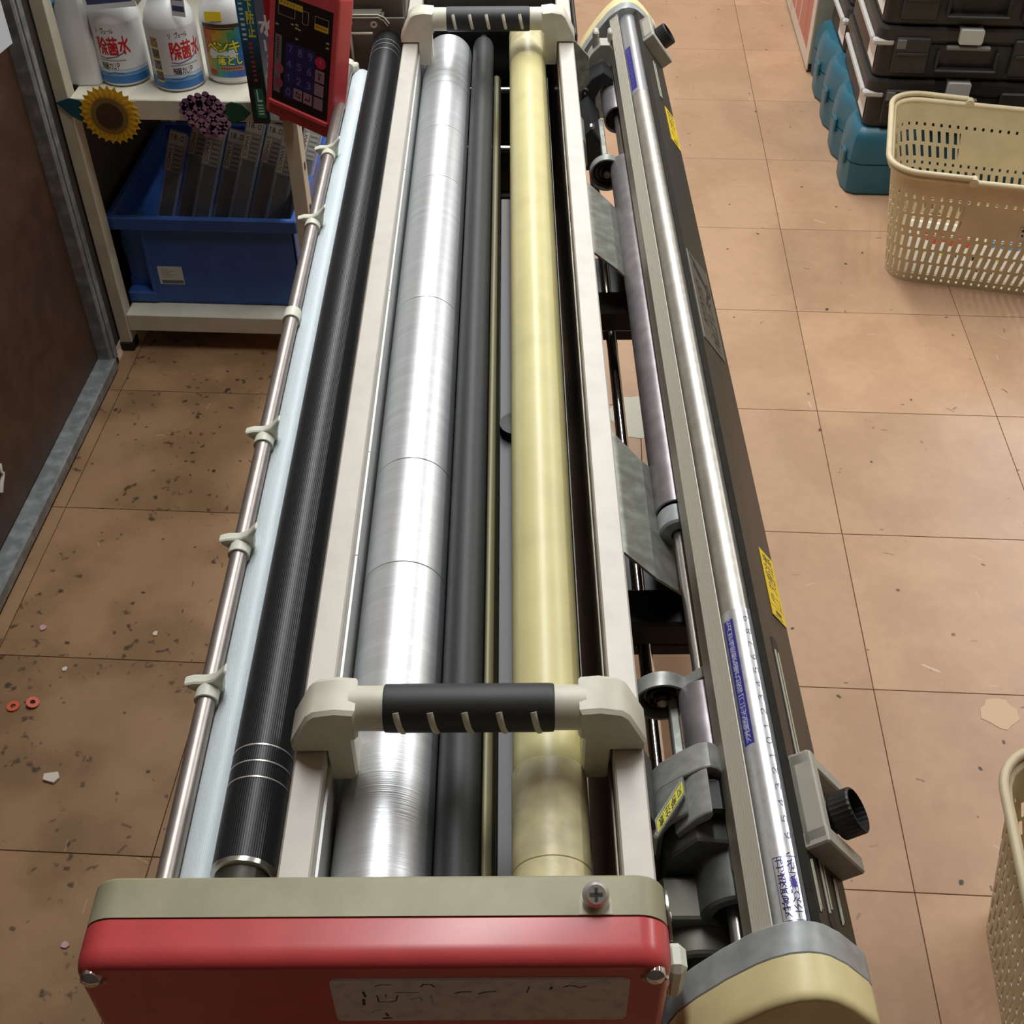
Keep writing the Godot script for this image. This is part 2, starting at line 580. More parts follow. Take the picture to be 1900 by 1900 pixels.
func textures() -> void:
	TX.soft = blotch(3, 0.006, 0.95)
	TX.grime = blotch(11, 0.012, 0.86, 6)
	TX.fine = blotch(21, 0.03, 0.92, 4)
	TX.worn = blotch(31, 0.01, 0.8, 6)
	# floor: vinyl tile, clean, and a soiled one darkened to paint in the left floor shade
	for dirty_shaded in 2:
		var n := FastNoiseLite.new()
		n.seed = 5 + dirty_shaded
		n.frequency = 0.006
		n.fractal_octaves = 6
		var g := n.get_seamless_image(1024, 1024)
		var n2 := FastNoiseLite.new()
		n2.seed = 77 + dirty_shaded
		n2.frequency = 0.045
		n2.fractal_octaves = 4
		var g2 := n2.get_seamless_image(1024, 1024)
		var im := Image.create(1024, 1024, false, Image.FORMAT_RGB8)
		var base := Color8(190, 153, 122) if not dirty_shaded else Color8(160, 125, 92)  # second base: soiled tone, lowered further to stand for shade
		var dark := Color8(181, 144, 114) if not dirty_shaded else Color8(136, 104, 74)
		for y in 1024:
			for x in 1024:
				var v := smoothstep(0.2, 0.75, g.get_pixel(x, y).r)
				var w := g2.get_pixel(x, y).r
				var c := dark.lerp(base, v)
				c = c * (0.98 + 0.04 * w)
				if dirty_shaded and w > 0.69 and v < 0.5:
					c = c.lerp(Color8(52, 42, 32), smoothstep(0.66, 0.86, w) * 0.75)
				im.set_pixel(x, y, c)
		scuff(im, 50 if not dirty_shaded else 150, 9 + dirty_shaded, Color8(84, 66, 54), 12.0, 2.0)
		scuff(im, 40, 19 + dirty_shaded, Color8(216, 194, 172), 20.0, 1.6)
		scuff(im, 60 if not dirty_shaded else 160, 29 + dirty_shaded, Color8(48, 36, 28), 3.0, 3.5)
		TX["floor%d" % dirty_shaded] = ImageTexture.create_from_image(im)
	# fine rings of a turned aluminium roller (bump), u round, v along
	var ring := Image.create(8, 1024, false, Image.FORMAT_RGB8)
	for y in 1024:
		var v := 0.5 + 0.5 * sin(y * TAU / 4.0)
		v = clampf(v * 0.7 + 0.3 * rng.randf(), 0, 1)
		ring.fill_rect(Rect2i(0, y, 8, 1), Color(v, v, v))
	TX.ring = ImageTexture.create_from_image(ring)
	# streaks round the turned roller: tone and relief vary along its length only
	var rt := Image.create(16, 1024, false, Image.FORMAT_RGB8)
	var rl := Image.create(16, 1024, false, Image.FORMAT_RGB8)
	var slow := FastNoiseLite.new()
	slow.seed = 3
	slow.frequency = 0.02
	for y in 1024:
		var v := 0.93 + 0.05 * slow.get_noise_1d(y) + rng.randf_range(-0.025, 0.025)
		rt.fill_rect(Rect2i(0, y, 16, 1), Color(v, v, v))
		var q := rng.randf()
		rl.fill_rect(Rect2i(0, y, 16, 1), Color(q, q, q))
	TX.ringtone = ImageTexture.create_from_image(rt)
	TX.ringline = ImageTexture.create_from_image(rl)
	# lengthwise drawing marks and scratches of brushed tubes
	var br := Image.create(512, 512, false, Image.FORMAT_RGB8)
	for x in 512:
		var v := rng.randf_range(0.82, 1.0)
		br.fill_rect(Rect2i(x, 0, 1, 512), Color(v, v, v))
	TX.brush = ImageTexture.create_from_image(br)


func materials() -> void:
	M.rail = mat(rgb(196, 189, 180), 0.45, 0.15, TX.soft, 5.0)
	M.white_plastic = mat(rgb(226, 226, 210), 0.45)
	M.cream = mat(rgb(224, 220, 202), 0.45, 0.0, TX.soft, 9.0)
	M.black_rubber = mat(rgb(48, 49, 50), 0.55, 0.0, TX.fine, 6.0)
	M.black_rubber_dark = mat(rgb(37, 38, 39), 0.45, 0.0, TX.fine, 6.0)
	M.black = mat(rgb(24, 24, 24), 0.5)
	M.black_metal = mat(rgb(30, 29, 28), 0.4, 0.3)
	M.khaki = mat(rgb(166, 161, 132), 0.5, 0.1, TX.soft, 8.0)
	M.red = mat(rgb(212, 76, 79), 0.36, 0.0, TX.soft, 7.0)
	M.red.clearcoat_enabled = true
	M.red.clearcoat = 0.4
	M.red.clearcoat_roughness = 0.25
	M.yellow_roll = mat(rgb(228, 217, 158), 0.38, 0.0, TX.soft, 4.0)
	M.yellow_sleeve = mat(rgb(232, 220, 174), 0.42, 0.0, TX.grime, 7.0)
	M.cover_yellow = mat(rgb(244, 230, 172), 0.42, 0.0, TX.soft, 9.0)
	M.grey_cast = mat(rgb(176, 180, 180), 0.42, 0.1, TX.grime, 9.0)
	M.cast = mat(rgb(176, 177, 172), 0.42, 0.3, TX.grime, 14.0)
	M.dark_cast = mat(rgb(100, 100, 96), 0.48, 0.3, TX.grime, 14.0)
	M.galv = mat(rgb(164, 166, 156), 0.42, 0.35, TX.worn, 10.0)
	M.steel = mat(rgb(190, 186, 180), 0.28, 0.9)
	M.bright_screw = mat(rgb(206, 204, 200), 0.4, 0.6)
	M.chrome = mat(rgb(220, 220, 220), 0.08, 1.0)
	M.tube = mat(rgb(178, 168, 162), 0.4, 0.8, TX.fine, 3.0)
	M.alu = StandardMaterial3D.new()
	M.alu.albedo_color = rgb(226, 228, 232)
	M.alu.metallic = 0.9
	M.alu.roughness = 0.34
	M.alu.heightmap_enabled = false
	M.silver = mat(rgb(198, 193, 186), 0.44, 0.85, TX.fine, 4.0)
	M.mauve = mat(rgb(160, 153, 157), 0.38, 0.55, TX.grime, 7.0)
	M.strip = mat(rgb(200, 194, 180), 0.45, 0.35)
	M.beam = mat(rgb(58, 56, 51), 0.42, 0.15, TX.grime, 9.0)
	M.gold = mat(rgb(96, 90, 60), 0.42, 0.45)
	M.plate_grey = mat(rgb(84, 80, 81), 0.5, 0.2)
	M.brown_metal = mat(rgb(96, 86, 76), 0.3, 0.5, TX.worn, 6.0)
	M.white_roll = mat(rgb(226, 236, 240), 0.45)
	M.groove = mat(rgb(108, 112, 116), 0.5, 0.7)
	M.bracket = mat(rgb(182, 178, 166), 0.5, 0.0, TX.soft, 12.0)
	M.grey_panel = mat(rgb(108, 106, 94), 0.5, 0.3, TX.soft, 8.0)
	M.shelf_white = mat(rgb(222, 216, 198), 0.45, 0.0, TX.soft, 3.0)
	M.shelf_post = mat(rgb(212, 202, 180), 0.5, 0.0, TX.soft, 5.0)
	M.blue_bin = mat(rgb(52, 92, 166), 0.42, 0.0, TX.soft, 5.0)
	M.board = mat(rgb(84, 58, 44), 0.5, 0.0, TX.grime, 2.5)
	M.frame_metal = mat(rgb(158, 162, 164), 0.42, 0.3, TX.worn, 6.0)
	M.teal = mat(rgb(40, 100, 120), 0.42, 0.0, TX.soft, 5.0)
	M.case_black = mat(rgb(44, 43, 42), 0.45, 0.0, TX.fine, 6.0)
	M.latch = mat(rgb(196, 194, 190), 0.45)
	M.basket = mat(rgb(212, 196, 160), 0.45, 0.0, TX.soft, 4.0)
	M.paper = mat(rgb(226, 222, 216), 0.8)
	M.sticker_y = mat(rgb(232, 202, 40), 0.5)


func room() -> void:
	# floor: slab with vinyl tiles laid on it, one by one where they can be told apart
	var sub := mat(rgb(92, 72, 56), 0.8)
	var st := S()
	bx2(st, Vector3(-4.0, -0.12, -5.0), Vector3(4.0, -0.003, 4.0))
	var fl := structure("floor", st, sub)
	var tiles := []
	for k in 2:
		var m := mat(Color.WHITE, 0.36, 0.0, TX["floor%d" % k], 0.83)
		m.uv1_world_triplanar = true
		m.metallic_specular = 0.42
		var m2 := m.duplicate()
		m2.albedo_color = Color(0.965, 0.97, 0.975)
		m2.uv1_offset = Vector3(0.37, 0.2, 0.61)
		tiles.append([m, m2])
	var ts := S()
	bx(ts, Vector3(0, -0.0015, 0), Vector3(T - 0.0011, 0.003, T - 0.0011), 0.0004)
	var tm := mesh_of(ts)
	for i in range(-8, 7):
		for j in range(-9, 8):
			var dirty_shaded: int = 1 if i <= -3 and j >= -1 else 0  # left tiles: soiled, with the shade there put into their colour
			var mm: Material = tiles[dirty_shaded][(i * 7 + j * 13 + i * j) & 1]
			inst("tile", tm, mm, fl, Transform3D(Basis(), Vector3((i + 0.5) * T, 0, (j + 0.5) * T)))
	var far := S()   # the rest of the covering, out of view
	var x0 := -8 * T
	var x1 := 7 * T
	var z0 := -9 * T
	var z1 := 8 * T
	for r in [[-4.0, -5.0, 4.0, z0], [-4.0, z1, 4.0, 4.0], [-4.0, z0, x0, z1], [x1, z0, 4.0, z1]]:
		bx2(far, Vector3(r[0], -0.003, r[1]), Vector3(r[2], 0.0, r[3]))
	var fo := put("outer_tiles", far, tiles[0][0], fl)
	fo.set_meta("kind", "stuff")
	var wall := mat(rgb(222, 216, 204), 0.8)
	var boxes := {"wall_back": [Vector3(-4.1, 0, -5.1), Vector3(4.1, CEIL, -5.0)], "wall_front_shade": [Vector3(-4.1, 0, 2.7), Vector3(4.1, CEIL, 2.8)], "wall_left": [Vector3(-4.1, 0, -5.0), Vector3(-4.0, CEIL, 4.0)], "wall_right": [Vector3(4.0, 0, -5.0), Vector3(4.1, CEIL, 4.0)], "ceiling": [Vector3(-4.1, CEIL, -5.1), Vector3(4.1, CEIL + 0.1, 4.1)]}
	for k in boxes:
		var s2 := S()
		bx2(s2, boxes[k][0], boxes[k][1])
		structure(k, s2, wall if k != "wall_front_shade" else mat(rgb(70, 60, 54), 0.8))  # unseen front wall added near and dark to shade the red end cover


func partition() -> void:
	var t := thing("partition_panel", "dark brown display board standing in a grey metal frame", "panel", Vector3(-1.262, 0, 0.22))
	var st := S()
	bx2(st, Vector3(-0.012, 0.03, 0.02), Vector3(0.0, 1.5, 1.6), 0.001)
	put("board", st, M.board, t)
	st = S()
	bx2(st, Vector3(-0.02, 0.012, -0.002), Vector3(0.024, 1.52, 0.03), 0.003)
	bx2(st, Vector3(0.024, 0.02, 0.007), Vector3(0.027, 1.52, 0.021), 0.001)
	put("post", st, M.frame_metal, t)
	st = S()
	bx2(st, Vector3(-0.03, 0.004, 0.024), Vector3(0.03, 0.026, 1.62), 0.002)
	put("bottom_rail", st, M.frame_metal, t)
	st = S()
	bx2(st, Vector3(-0.02, 0.0, 0.0), Vector3(0.024, 0.012, 0.03), 0.002)
	bx2(st, Vector3(-0.02, 0.0, 1.56), Vector3(0.024, 0.004, 1.6), 0.001)
	put("foot", st, M.black, t)
	st = S()
	lathe(st, [Vector2(0, 0), Vector2(0.004, 0), Vector2(0.0035, 0.002), Vector2(0, 0.003)], 12, zx(Vector3(0.024, 0.022, 0.014), Vector3(1, 0.2, 0.3)))
	put("rivet", st, M.chrome, t)
	# the white printed paper at its top
	var im := blank(128, 128, Color8(214, 218, 224))
	for k in 9:
		var c := Vector2(20 + (k * 37) % 96, 20 + (k * 53) % 96)
		for q in 9:
			disc(im, c + Vector2(0.6, -1).normalized() * (q - 4) * 2.4, 5.0 - absf(q - 4) * 1.0, Color8(128, 150, 186))
	st = S()
	sheet(st, Vector3(-1.2545, 0.80, 0.4), Vector3(0.0155, 0, -0.118), Vector3(0, -0.194, 0), 0.0006)
	var p := put("notice_paper", st, printed(im, 0.8), self)
	tag(p, "white paper with pale blue leaf print taped to the brown board", "paper")
	st = S()
	sweep(st, [Vector3(-1.259, 0.135, 0.66), Vector3(-1.257, 0.128, 0.668), Vector3(-1.257, 0.12, 0.664), Vector3(-1.257, 0.112, 0.675), Vector3(-1.258, 0.1, 0.684)], 0.0032, 6)
	tag(put("paper_scrap", st, M.paper, self), "torn white paper scrap stuck on the brown board", "scrap")


func slotted_post(x0: float, x1: float, zf: float, depth: float, parent: Node3D, hgt: float, flip := 1.0) -> void:
	var st := S()
	bx2(st, Vector3(x0, 0.018, zf - 0.002), Vector3(x1, hgt, zf), 0.0006)
	bx2(st, Vector3(x1 - 0.002 if flip > 0 else x0, 0.018, zf - depth), Vector3(x1 if flip > 0 else x0 + 0.002, hgt, zf - 0.002), 0.0006)
	var o := put("post", st, M.shelf_post, parent)
	st = S()
	bx2(st, Vector3(x0 - 0.002, 0.0, zf - depth), Vector3(x1 + 0.002, 0.018, zf + 0.002), 0.002)
	put("foot_cap", st, M.black, o)


func rack() -> void:
	# white steel rack in front of the board's far end
	var t := thing("shelf_rack", "cream steel shelf rack holding bottles and a blue bin", "shelf", Vector3(0, 0, 0))
	var zf := 0.185
	for b in [[-1.243, -1.222, 1.0], [-0.889, -0.866, 1.0]]:
		slotted_post(b[0], b[1], zf, 0.03, t, 1.75)
	for b in [-1.243, -0.889]:
		slotted_post(b, b + 0.022, -0.25, 0.03, t, 1.75)
	# slots in the middle post's side face
	for k in 22:
		var st := S()
		bx2(st, Vector3(-0.8659, 0.06 + k * 0.075, zf - 0.02), Vector3(-0.8652, 0.072 + k * 0.075, zf - 0.012))
		put("slot", st, M.black, t)
	for y in [0.075, 0.478, 1.6]:
		var st := S()
		bx2(st, Vector3(-1.222, y - 0.034, -0.26), Vector3(-0.889, y, zf - 0.004), 0.0015)
		put("shelf_board", st, M.shelf_white, t)
	var st := S()
	bx2(st, Vector3(-1.252, 0.02, -0.295), Vector3(-0.866, 1.75, -0.285))
	put("back_panel", st, mat(rgb(64, 56, 48), 0.7), t)
	st = S()
	bx2(st, Vector3(-1.252, 0.02, -0.285), Vector3(-1.246, 1.75, 0.2155))
	put("side_panel", st, mat(rgb(64, 56, 48), 0.7), t)
	bin_and_packs()
	bottles()
	shelf_cards()


func bin_and_packs() -> void:
	var blue := thing("storage_bin", "blue plastic bin with a paper label on the lowest shelf", "bin", Vector3(-1.065, 0.0765, 0.0))
	var st := S()
	var wl := 0.005
	var hw := 0.158
	var d0 := -0.21
	var d1 := 0.14
	# four walls and floor
	bx2(st, Vector3(-hw, 0, d0), Vector3(hw, 0.006, d1), 0.001)
	bx2(st, Vector3(-hw + 0.05, 0, d1 - wl), Vector3(hw, 0.165, d1), 0.002)
	bx2(st, Vector3(-hw, 0, d0), Vector3(hw, 0.165, d0 + wl), 0.001)
	bx2(st, Vector3(-hw, 0, d0), Vector3(-hw + wl, 0.165, d1 - 0.02), 0.001)
	bx2(st, Vector3(hw - wl, 0, d0), Vector3(hw, 0.165, d1), 0.001)
	# recessed corner pillar and its foot
	bx2(st, Vector3(-hw, 0, d1 - 0.03), Vector3(-hw + 0.052, 0.165, d1 - 0.02), 0.001)
	bx2(st, Vector3(-hw + 0.045, 0, d1 - 0.03), Vector3(-hw + 0.052, 0.15, d1 + 0.002), 0.001)
	bx2(st, Vector3(-hw - 0.002, 0, d1 - 0.03), Vector3(-hw + 0.052, 0.022, d1 + 0.003), 0.003)
	put("tub", st, M.blue_bin, blue)
	st = S()
	bx2(st, Vector3(-hw - 0.008, 0.15, d1 - 0.004), Vector3(hw + 0.008, 0.174, d1 + 0.008), 0.002)
	bx2(st, Vector3(-hw - 0.008, 0.15, d0 - 0.008), Vector3(hw + 0.008, 0.174, d0 + 0.004), 0.002)
	bx2(st, Vector3(-hw - 0.008, 0.15, d0), Vector3(-hw + 0.004, 0.174, d1), 0.002)
	bx2(st, Vector3(hw - 0.004, 0.15, d0), Vector3(hw + 0.008, 0.174, d1), 0.002)
	put("rim", st, M.blue_bin, blue)
	var im := blank(128, 96, Color8(206, 208, 200))
	im.fill_rect(Rect2i(12, 74, 112, 18), Color8(96, 112, 108))
	for k in 5:
		im.fill_rect(Rect2i(16, 12 + k * 11, 40 + (k * 29) % 50, 3), Color8(138, 142, 138))
	st = S()
	sheet(st, Vector3(-hw + 0.062, 0.075, d1 + 0.0006), Vector3(0.044, 0, 0), Vector3(0, -0.036, 0))
	put("paper_label", st, printed(im, 0.7), blue)
	# long clear packs leaning in the bin, with printed cards
	var card := blank(96, 192, Color8(150, 150, 142))
	card.fill_rect(Rect2i(6, 6, 84, 56), Color8(196, 194, 186))
	write(card, "18.0", Vector2(8, 18), 24, Color8(30, 30, 30), 3.0, 0.8, Vector2.RIGHT, false, 0.95)
	card.fill_rect(Rect2i(8, 70, 30, 116), Color8(204, 196, 180))
	write(card, "SOSMAX1", Vector2(12, 182), 20, Color8(36, 32, 30), 2.4, 0.82, Vector2.UP)
	for k in 10:
		card.fill_rect(Rect2i(46, 74 + k * 11, 40, 5), Color8(98, 96, 90) if k % 2 else Color8(176, 172, 160))
	var cm := printed(card, 0.5)
	var clear := StandardMaterial3D.new()
	clear.transparency = BaseMaterial3D.TRANSPARENCY_ALPHA
	clear.albedo_color = Color(0.8, 0.82, 0.82, 0.22)
	clear.roughness = 0.12
	var blade := mat(rgb(96, 96, 94), 0.3, 0.7)
	var spots := [[-1.166, 0.19], [-1.133, 0.19], [-1.1, 0.19], [-1.067, 0.195], [-1.034, 0.195], [-1.001, 0.2], [-0.968, 0.2], [-0.936, 0.2]]
	var names := ["at the bin's free end", "second in the bin", "third in the bin", "fourth in the bin", "fifth in the bin", "sixth in the bin", "seventh in the bin", "nearest the slotted post"]
	for i in spots.size():
		var p := thing("blade_pack", "clear plastic pack of long blades, printed 18.0, " + names[i], "pack", Vector3(spots[i][0] - 0.03, 0.084, -0.02), 0.0, "clear packs leaning in the blue bin")
		var ln := 0.265 + 0.012 * ((i * 5) % 3)
		p.rotation = Vector3(-0.42 - 0.05 * (i % 2), 0.0, -spots[i][1] * 1.3)
		p.position.z = 0.075 - 0.01 * (i % 2)
		st = S()
		bx2(st, Vector3(-0.0165, 0, -0.007), Vector3(0.0165, ln, 0.007), 0.003)
		put("sleeve", st, clear, p)
		st = S()
		bx2(st, Vector3(-0.012, 0.01, -0.001), Vector3(0.012, ln - 0.07, 0.001))
		put("blade", st, blade, p)
		st = S()
		sheet(st, Vector3(-0.016, ln + 0.004, 0.0078), Vector3(0.032, 0, 0), Vector3(0, -0.072, 0))
		put("card", st, cm, p)


func bottle(called: String, label: String, at: Vector3, turn: float, prof: Array, m: Material, squash := 1.0) -> Node3D:
	var t := thing(called, label, "bottle", at, turn)
	var st := S()
	lathe(st, prof, 36, Transform3D(Basis(Vector3(1, 0, 0), Vector3(0, 0, -squash), Vector3(0, 1, 0)), Vector3.ZERO))
	put("body", st, m, t)
	return t


# wraps a print round the front of a standing bottle
func wrap_print(t: Node3D, r: float, y0: float, y1: float, a: float, im: Image, squash := 1.0, centre := 0.0) -> void:
	var st := S()
	st.set_smooth_group(1)
	var n := 16
	for i in n:
		var a0 := centre - a + 2.0 * a * i / n
		var a1 := centre - a + 2.0 * a * (i + 1) / n
		var f := func(q: float, y: float): return Vector3(sin(q) * r, y, cos(q) * r * squash)
		quad(st, f.call(a0, y0), f.call(a1, y0), f.call(a1, y1), f.call(a0, y1), Vector2(float(i) / n, 1), Vector2(float(i + 1) / n, 1), Vector2(float(i + 1) / n, 0), Vector2(float(i) / n, 0))
	put("label", st, printed(im, 0.35), t)


func bottles() -> void:
	var y := 0.4785
	var white := mat(rgb(226, 226, 224), 0.32)
	# square bottle with frosted neck
	var a := thing("spray_bottle", "plain white square spray bottle with blue nozzle on the shelf", "bottle", Vector3(-1.213, y, 0.112))
	var st := S()
	loft(st, rrect(0.058, 0.05, 0.012), [[0.0, 0.003], [0.003, 0.0], [0.066, 0.001], [0.074, 0.004], [0.09, 0.006], [0.115, 0.013], [0.2, 0.016]], Transform3D(Basis(Vector3(1, 0, 0), Vector3(0, 0, -1), Vector3(0, 1, 0)), Vector3.ZERO))
	put("body", st, white, a)
	st = S()
	bx2(st, Vector3(-0.03, 0.128, 0.012), Vector3(-0.014, 0.22, 0.03), 0.003)
	put("nozzle", st, mat(rgb(60, 150, 206), 0.4), a)
	# two disinfectant bottles and a rounder paint remover bottle
	var prof := [Vector2(0, 0), Vector2(0.035, 0), Vector2(0.0395, 0.004), Vector2(0.0395, 0.1), Vector2(0.0365, 0.114), Vector2(0.027, 0.13), Vector2(0.017, 0.138), Vector2(0.017, 0.2), Vector2(0, 0.2)]
	for k in 2:
		var im := blank(512, 256, Color8(226, 226, 226))
		for yy in 64:
			im.fill_rect(Rect2i(0, 192 + yy, 512, 1), Color8(226, 226, 226).lerp(Color8(46, 110, 178), clampf((yy + (8.0 * sin(yy * 0.4))) / 34.0, 0, 1)))
		var off := 0 if k == 0 else 130
		write(im, "リ・ヴェール", Vector2(150 + off, 18), 24, Color8(60, 60, 60), 3.0, 0.95)
		write(im, "除菌水", Vector2(150 + off, 58), 74, Color8(196, 40, 48), 10.0, 1.05)
		ink(im, [150 + off, 142, 200 + off, 148, 280 + off, 138, 330 + off, 124], 5, Color8(92, 84, 150))
		for q in 22:
			im.fill_rect(Rect2i(140 + off + q * 9, 152, 6, 7), Color8(120, 120, 124))
		write(im, "除菌力UP", Vector2(150 + off, 166), 28, Color8(50, 50, 54), 3.6, 1.0)
		ink(im, [130 + off, 212, 190 + off, 218, 240 + off, 206, 300 + off, 214], 3, Color8(30, 60, 130))
		if k == 1:   # row of little pictures down the side, and fine print
			for q in 4:
				im.fill_rect(Rect2i(136, 40 + q * 48, 62, 38), [Color8(150, 118, 76), Color8(120, 100, 74), Color8(92, 80, 66), Color8(86, 62, 40)][q])
				im.fill_rect(Rect2i(136, 78 + q * 48, 62, 8), Color8(214, 204, 120))
				ink(im, [142, 46 + q * 48, 168, 70 + q * 48, 192, 52 + q * 48], 6, [Color8(190, 164, 110), Color8(80, 64, 46), Color8(150, 140, 124), Color8(130, 84, 50)][q])
			for q in 16:
				im.fill_rect(Rect2i(88, 60 + q * 7, 30 - (q * 7) % 11, 4), Color8(96, 96, 98))
		else:
			for q in 4:
				im.fill_rect(Rect2i(10, 40 + q * 48, 60, 40), Color8(150 - q * 14, 130 - q * 14, 100 - q * 12))
		var b := bottle("disinfectant_bottle", "white round disinfectant bottle with red lettering and a price card" if k == 0 else "white disinfectant bottle with a column of small pictures on its side", Vector3(-1.152 if k == 0 else -1.061, y, 0.1 if k == 0 else 0.116), 0.0, prof, white)
		wrap_print(b, 0.0399, 0.006, 0.1, 1.45, im)
		st = S()
		for q in 5:
			lathe(st, [Vector2(0.0165, 0.139 + q * 0.006), Vector2(0.0192, 0.141 + q * 0.006), Vector2(0.0192, 0.144 + q * 0.006), Vector2(0.0165, 0.145 + q * 0.006)], 24, Transform3D(Basis(Vector3(1, 0, 0), Vector3(0, 0, -1), Vector3(0, 1, 0)), Vector3.ZERO))
		put("collar", st, white, b)
		var tagim := blank(160, 96, Color8(222, 222, 226))
		tagim.fill_rect(Rect2i(10, 70, 140, 14), Color8(70, 72, 110))
		for q in 5:
			tagim.fill_rect(Rect2i(12, 8 + q * 11, 110 + (q * 17) % 24, 5), Color8(120, 120, 150))
		st = S()
		if k == 0:
			sheet(st, Vector3(-0.034, 0.183, 0.036), Vector3(0.08, 0.008, 0.0), Vector3(0.008, -0.062, 0.006), 0.0006)
		else:
			sheet(st, Vector3(0.02, 0.175, 0.03), Vector3(0.022, 0.0, 0.006), Vector3(-0.002, -0.056, 0.004), 0.0006)
		put("price_card", st, printed(tagim, 0.5), b)
	var p2 := [Vector2(0, 0), Vector2(0.034, 0), Vector2(0.039, 0.006), Vector2(0.039, 0.095), Vector2(0.036, 0.112), Vector2(0.027, 0.126), Vector2(0.016, 0.133), Vector2(0.0135, 0.138), Vector2(0.0135, 0.2), Vector2(0, 0.2)]
	var c := bottle("paint_remover_bottle", "white oval bottle with a multicoloured label reading ペンキ落とし", Vector3(-0.981, y, 0.095), 0.0, p2, white, 0.72)
	var im2 := blank(256, 320, Color8(62, 140, 92))
	for yy in 320:
		for q in 8:
			var cc: Color = [Color8(190, 90, 60), Color8(196, 120, 60), Color8(206, 160, 70), Color8(150, 166, 80), Color8(70, 150, 110), Color8(50, 130, 160), Color8(40, 110, 180), Color8(46, 90, 170)][clampi(int(q * 0.7 + yy / 90.0), 0, 7)]
			im2.fill_rect(Rect2i(q * 32, yy, 32, 1), cc)
	im2.fill_rect(Rect2i(0, 0, 256, 22), Color8(80, 60, 50))
	im2.fill_rect(Rect2i(20, 26, 190, 8), Color8(60, 46, 42))
	for q in 3:
		disc(im2, Vector2(60 + q * 60, 175), 30, Color8(214, 226, 226))
	write(im2, "ペンキ", Vector2(22, 100), 68, Color8(40, 50, 30), 17.0, 1.02)
	write(im2, "ペンキ", Vector2(22, 100), 68, Color8(232, 226, 70), 10.0, 1.02)
	write(im2, "落とし", Vector2(80, 190), 52, Color8(40, 50, 30), 13.0, 1.02)
	write(im2, "落とし", Vector2(80, 190), 52, Color8(236, 230, 80), 7.0, 1.02)
	im2.fill_rect(Rect2i(86, 252, 150, 26), Color8(176, 120, 70))
	for q in 9:
		im2.fill_rect(Rect2i(94 + q * 15, 260, 10, 10), Color8(90, 50, 40))
	im2.fill_rect(Rect2i(14, 276, 50, 32), Color8(190, 60, 60))
	wrap_print(c, 0.0394, 0.012, 0.096, 0.86, im2, 0.72)
	st = S()
	sheet(st, Vector3(-0.022, 0.1145, 0.0262), Vector3(0.026, 0, 0.0), Vector3(0, -0.0135, 0.0022), 0.0004)
	put("price_sticker", st, M.sticker_y, c)
	# hanging packets at the right end of the shelf
	var im3 := blank(96, 512, Color8(30, 74, 96))
	for yy in 512:
		im3.fill_rect(Rect2i(0, yy, 96, 1), Color8(36, 110, 142).lerp(Color8(16, 30, 36), smoothstep(150, 380, yy)))
	write(im3, "落下防止", Vector2(48, 60), 40, Color8(226, 216, 70), 6.0, 1.05, Vector2.RIGHT, true)
	for q in 14:
		im3.fill_rect(Rect2i(14, 20 + q * 16, 22, 9 - (q * 3) % 5), Color8(214, 224, 226))
	for q in 9:
		im3.fill_rect(Rect2i(40, 240 + q * 15, 20, 8 - (q * 5) % 4), Color8(180, 60, 60))
	im3.fill_rect(Rect2i(28, 392, 52, 100), Color8(30, 110, 84))
	write(im3, "L", Vector2(36, 398), 38, Color8(230, 236, 230), 7.0)
	for q in 4:
		im3.fill_rect(Rect2i(40, 446 + q * 10, 30, 5), Color8(206, 220, 210))
	var h := thing("tape_box", "narrow dark teal tape box with yellow lettering and a green L", "box", Vector3(-0.917, 0.453, 0.196))
	st = S()
	bx2(st, Vector3(-0.012, 0, -0.006), Vector3(0.014, 0.24, 0.006), 0.0005)
	put("carton", st, mat(rgb(24, 46, 56), 0.4), h)
	st = S()
	sheet(st, Vector3(-0.012, 0.24, 0.0066), Vector3(0.026, 0, 0), Vector3(0, -0.24, 0))
	put("print", st, printed(im3, 0.3), h)
	var im4 := blank(96, 512, Color8(168, 30, 44))
	for yy in 512:
		im4.fill_rect(Rect2i(0, yy, 40, 1), Color8(110, 116, 140).lerp(Color8(180, 200, 210), smoothstep(200, 420, yy)))
	for q in 5:
		write(im4, "シス水リル".substr(q, 1), Vector2(8, 30 + q * 70), 62, Color8(240, 236, 236), 9.0)
	for q in 40:
		im4.fill_rect(Rect2i(rng.randi_range(0, 20), 380 + rng.randi_range(0, 120), 10, 4), Color8(214, 224, 226))
	h = thing("folded_packet", "red and white printed packet hanging beside the teal box", "packet", Vector3(-0.884, 0.458, 0.197))
	st = S()
	bx2(st, Vector3(-0.018, 0, -0.008), Vector3(0.016, 0.24, 0.004), 0.001)
	put("wrapper", st, mat(rgb(168, 34, 46), 0.4), h)
	st = S()
	sheet(st, Vector3(-0.018, 0.24, 0.0046), Vector3(0.034, 0, 0), Vector3(0, -0.24, 0))
	put("print", st, printed(im4, 0.3), h)


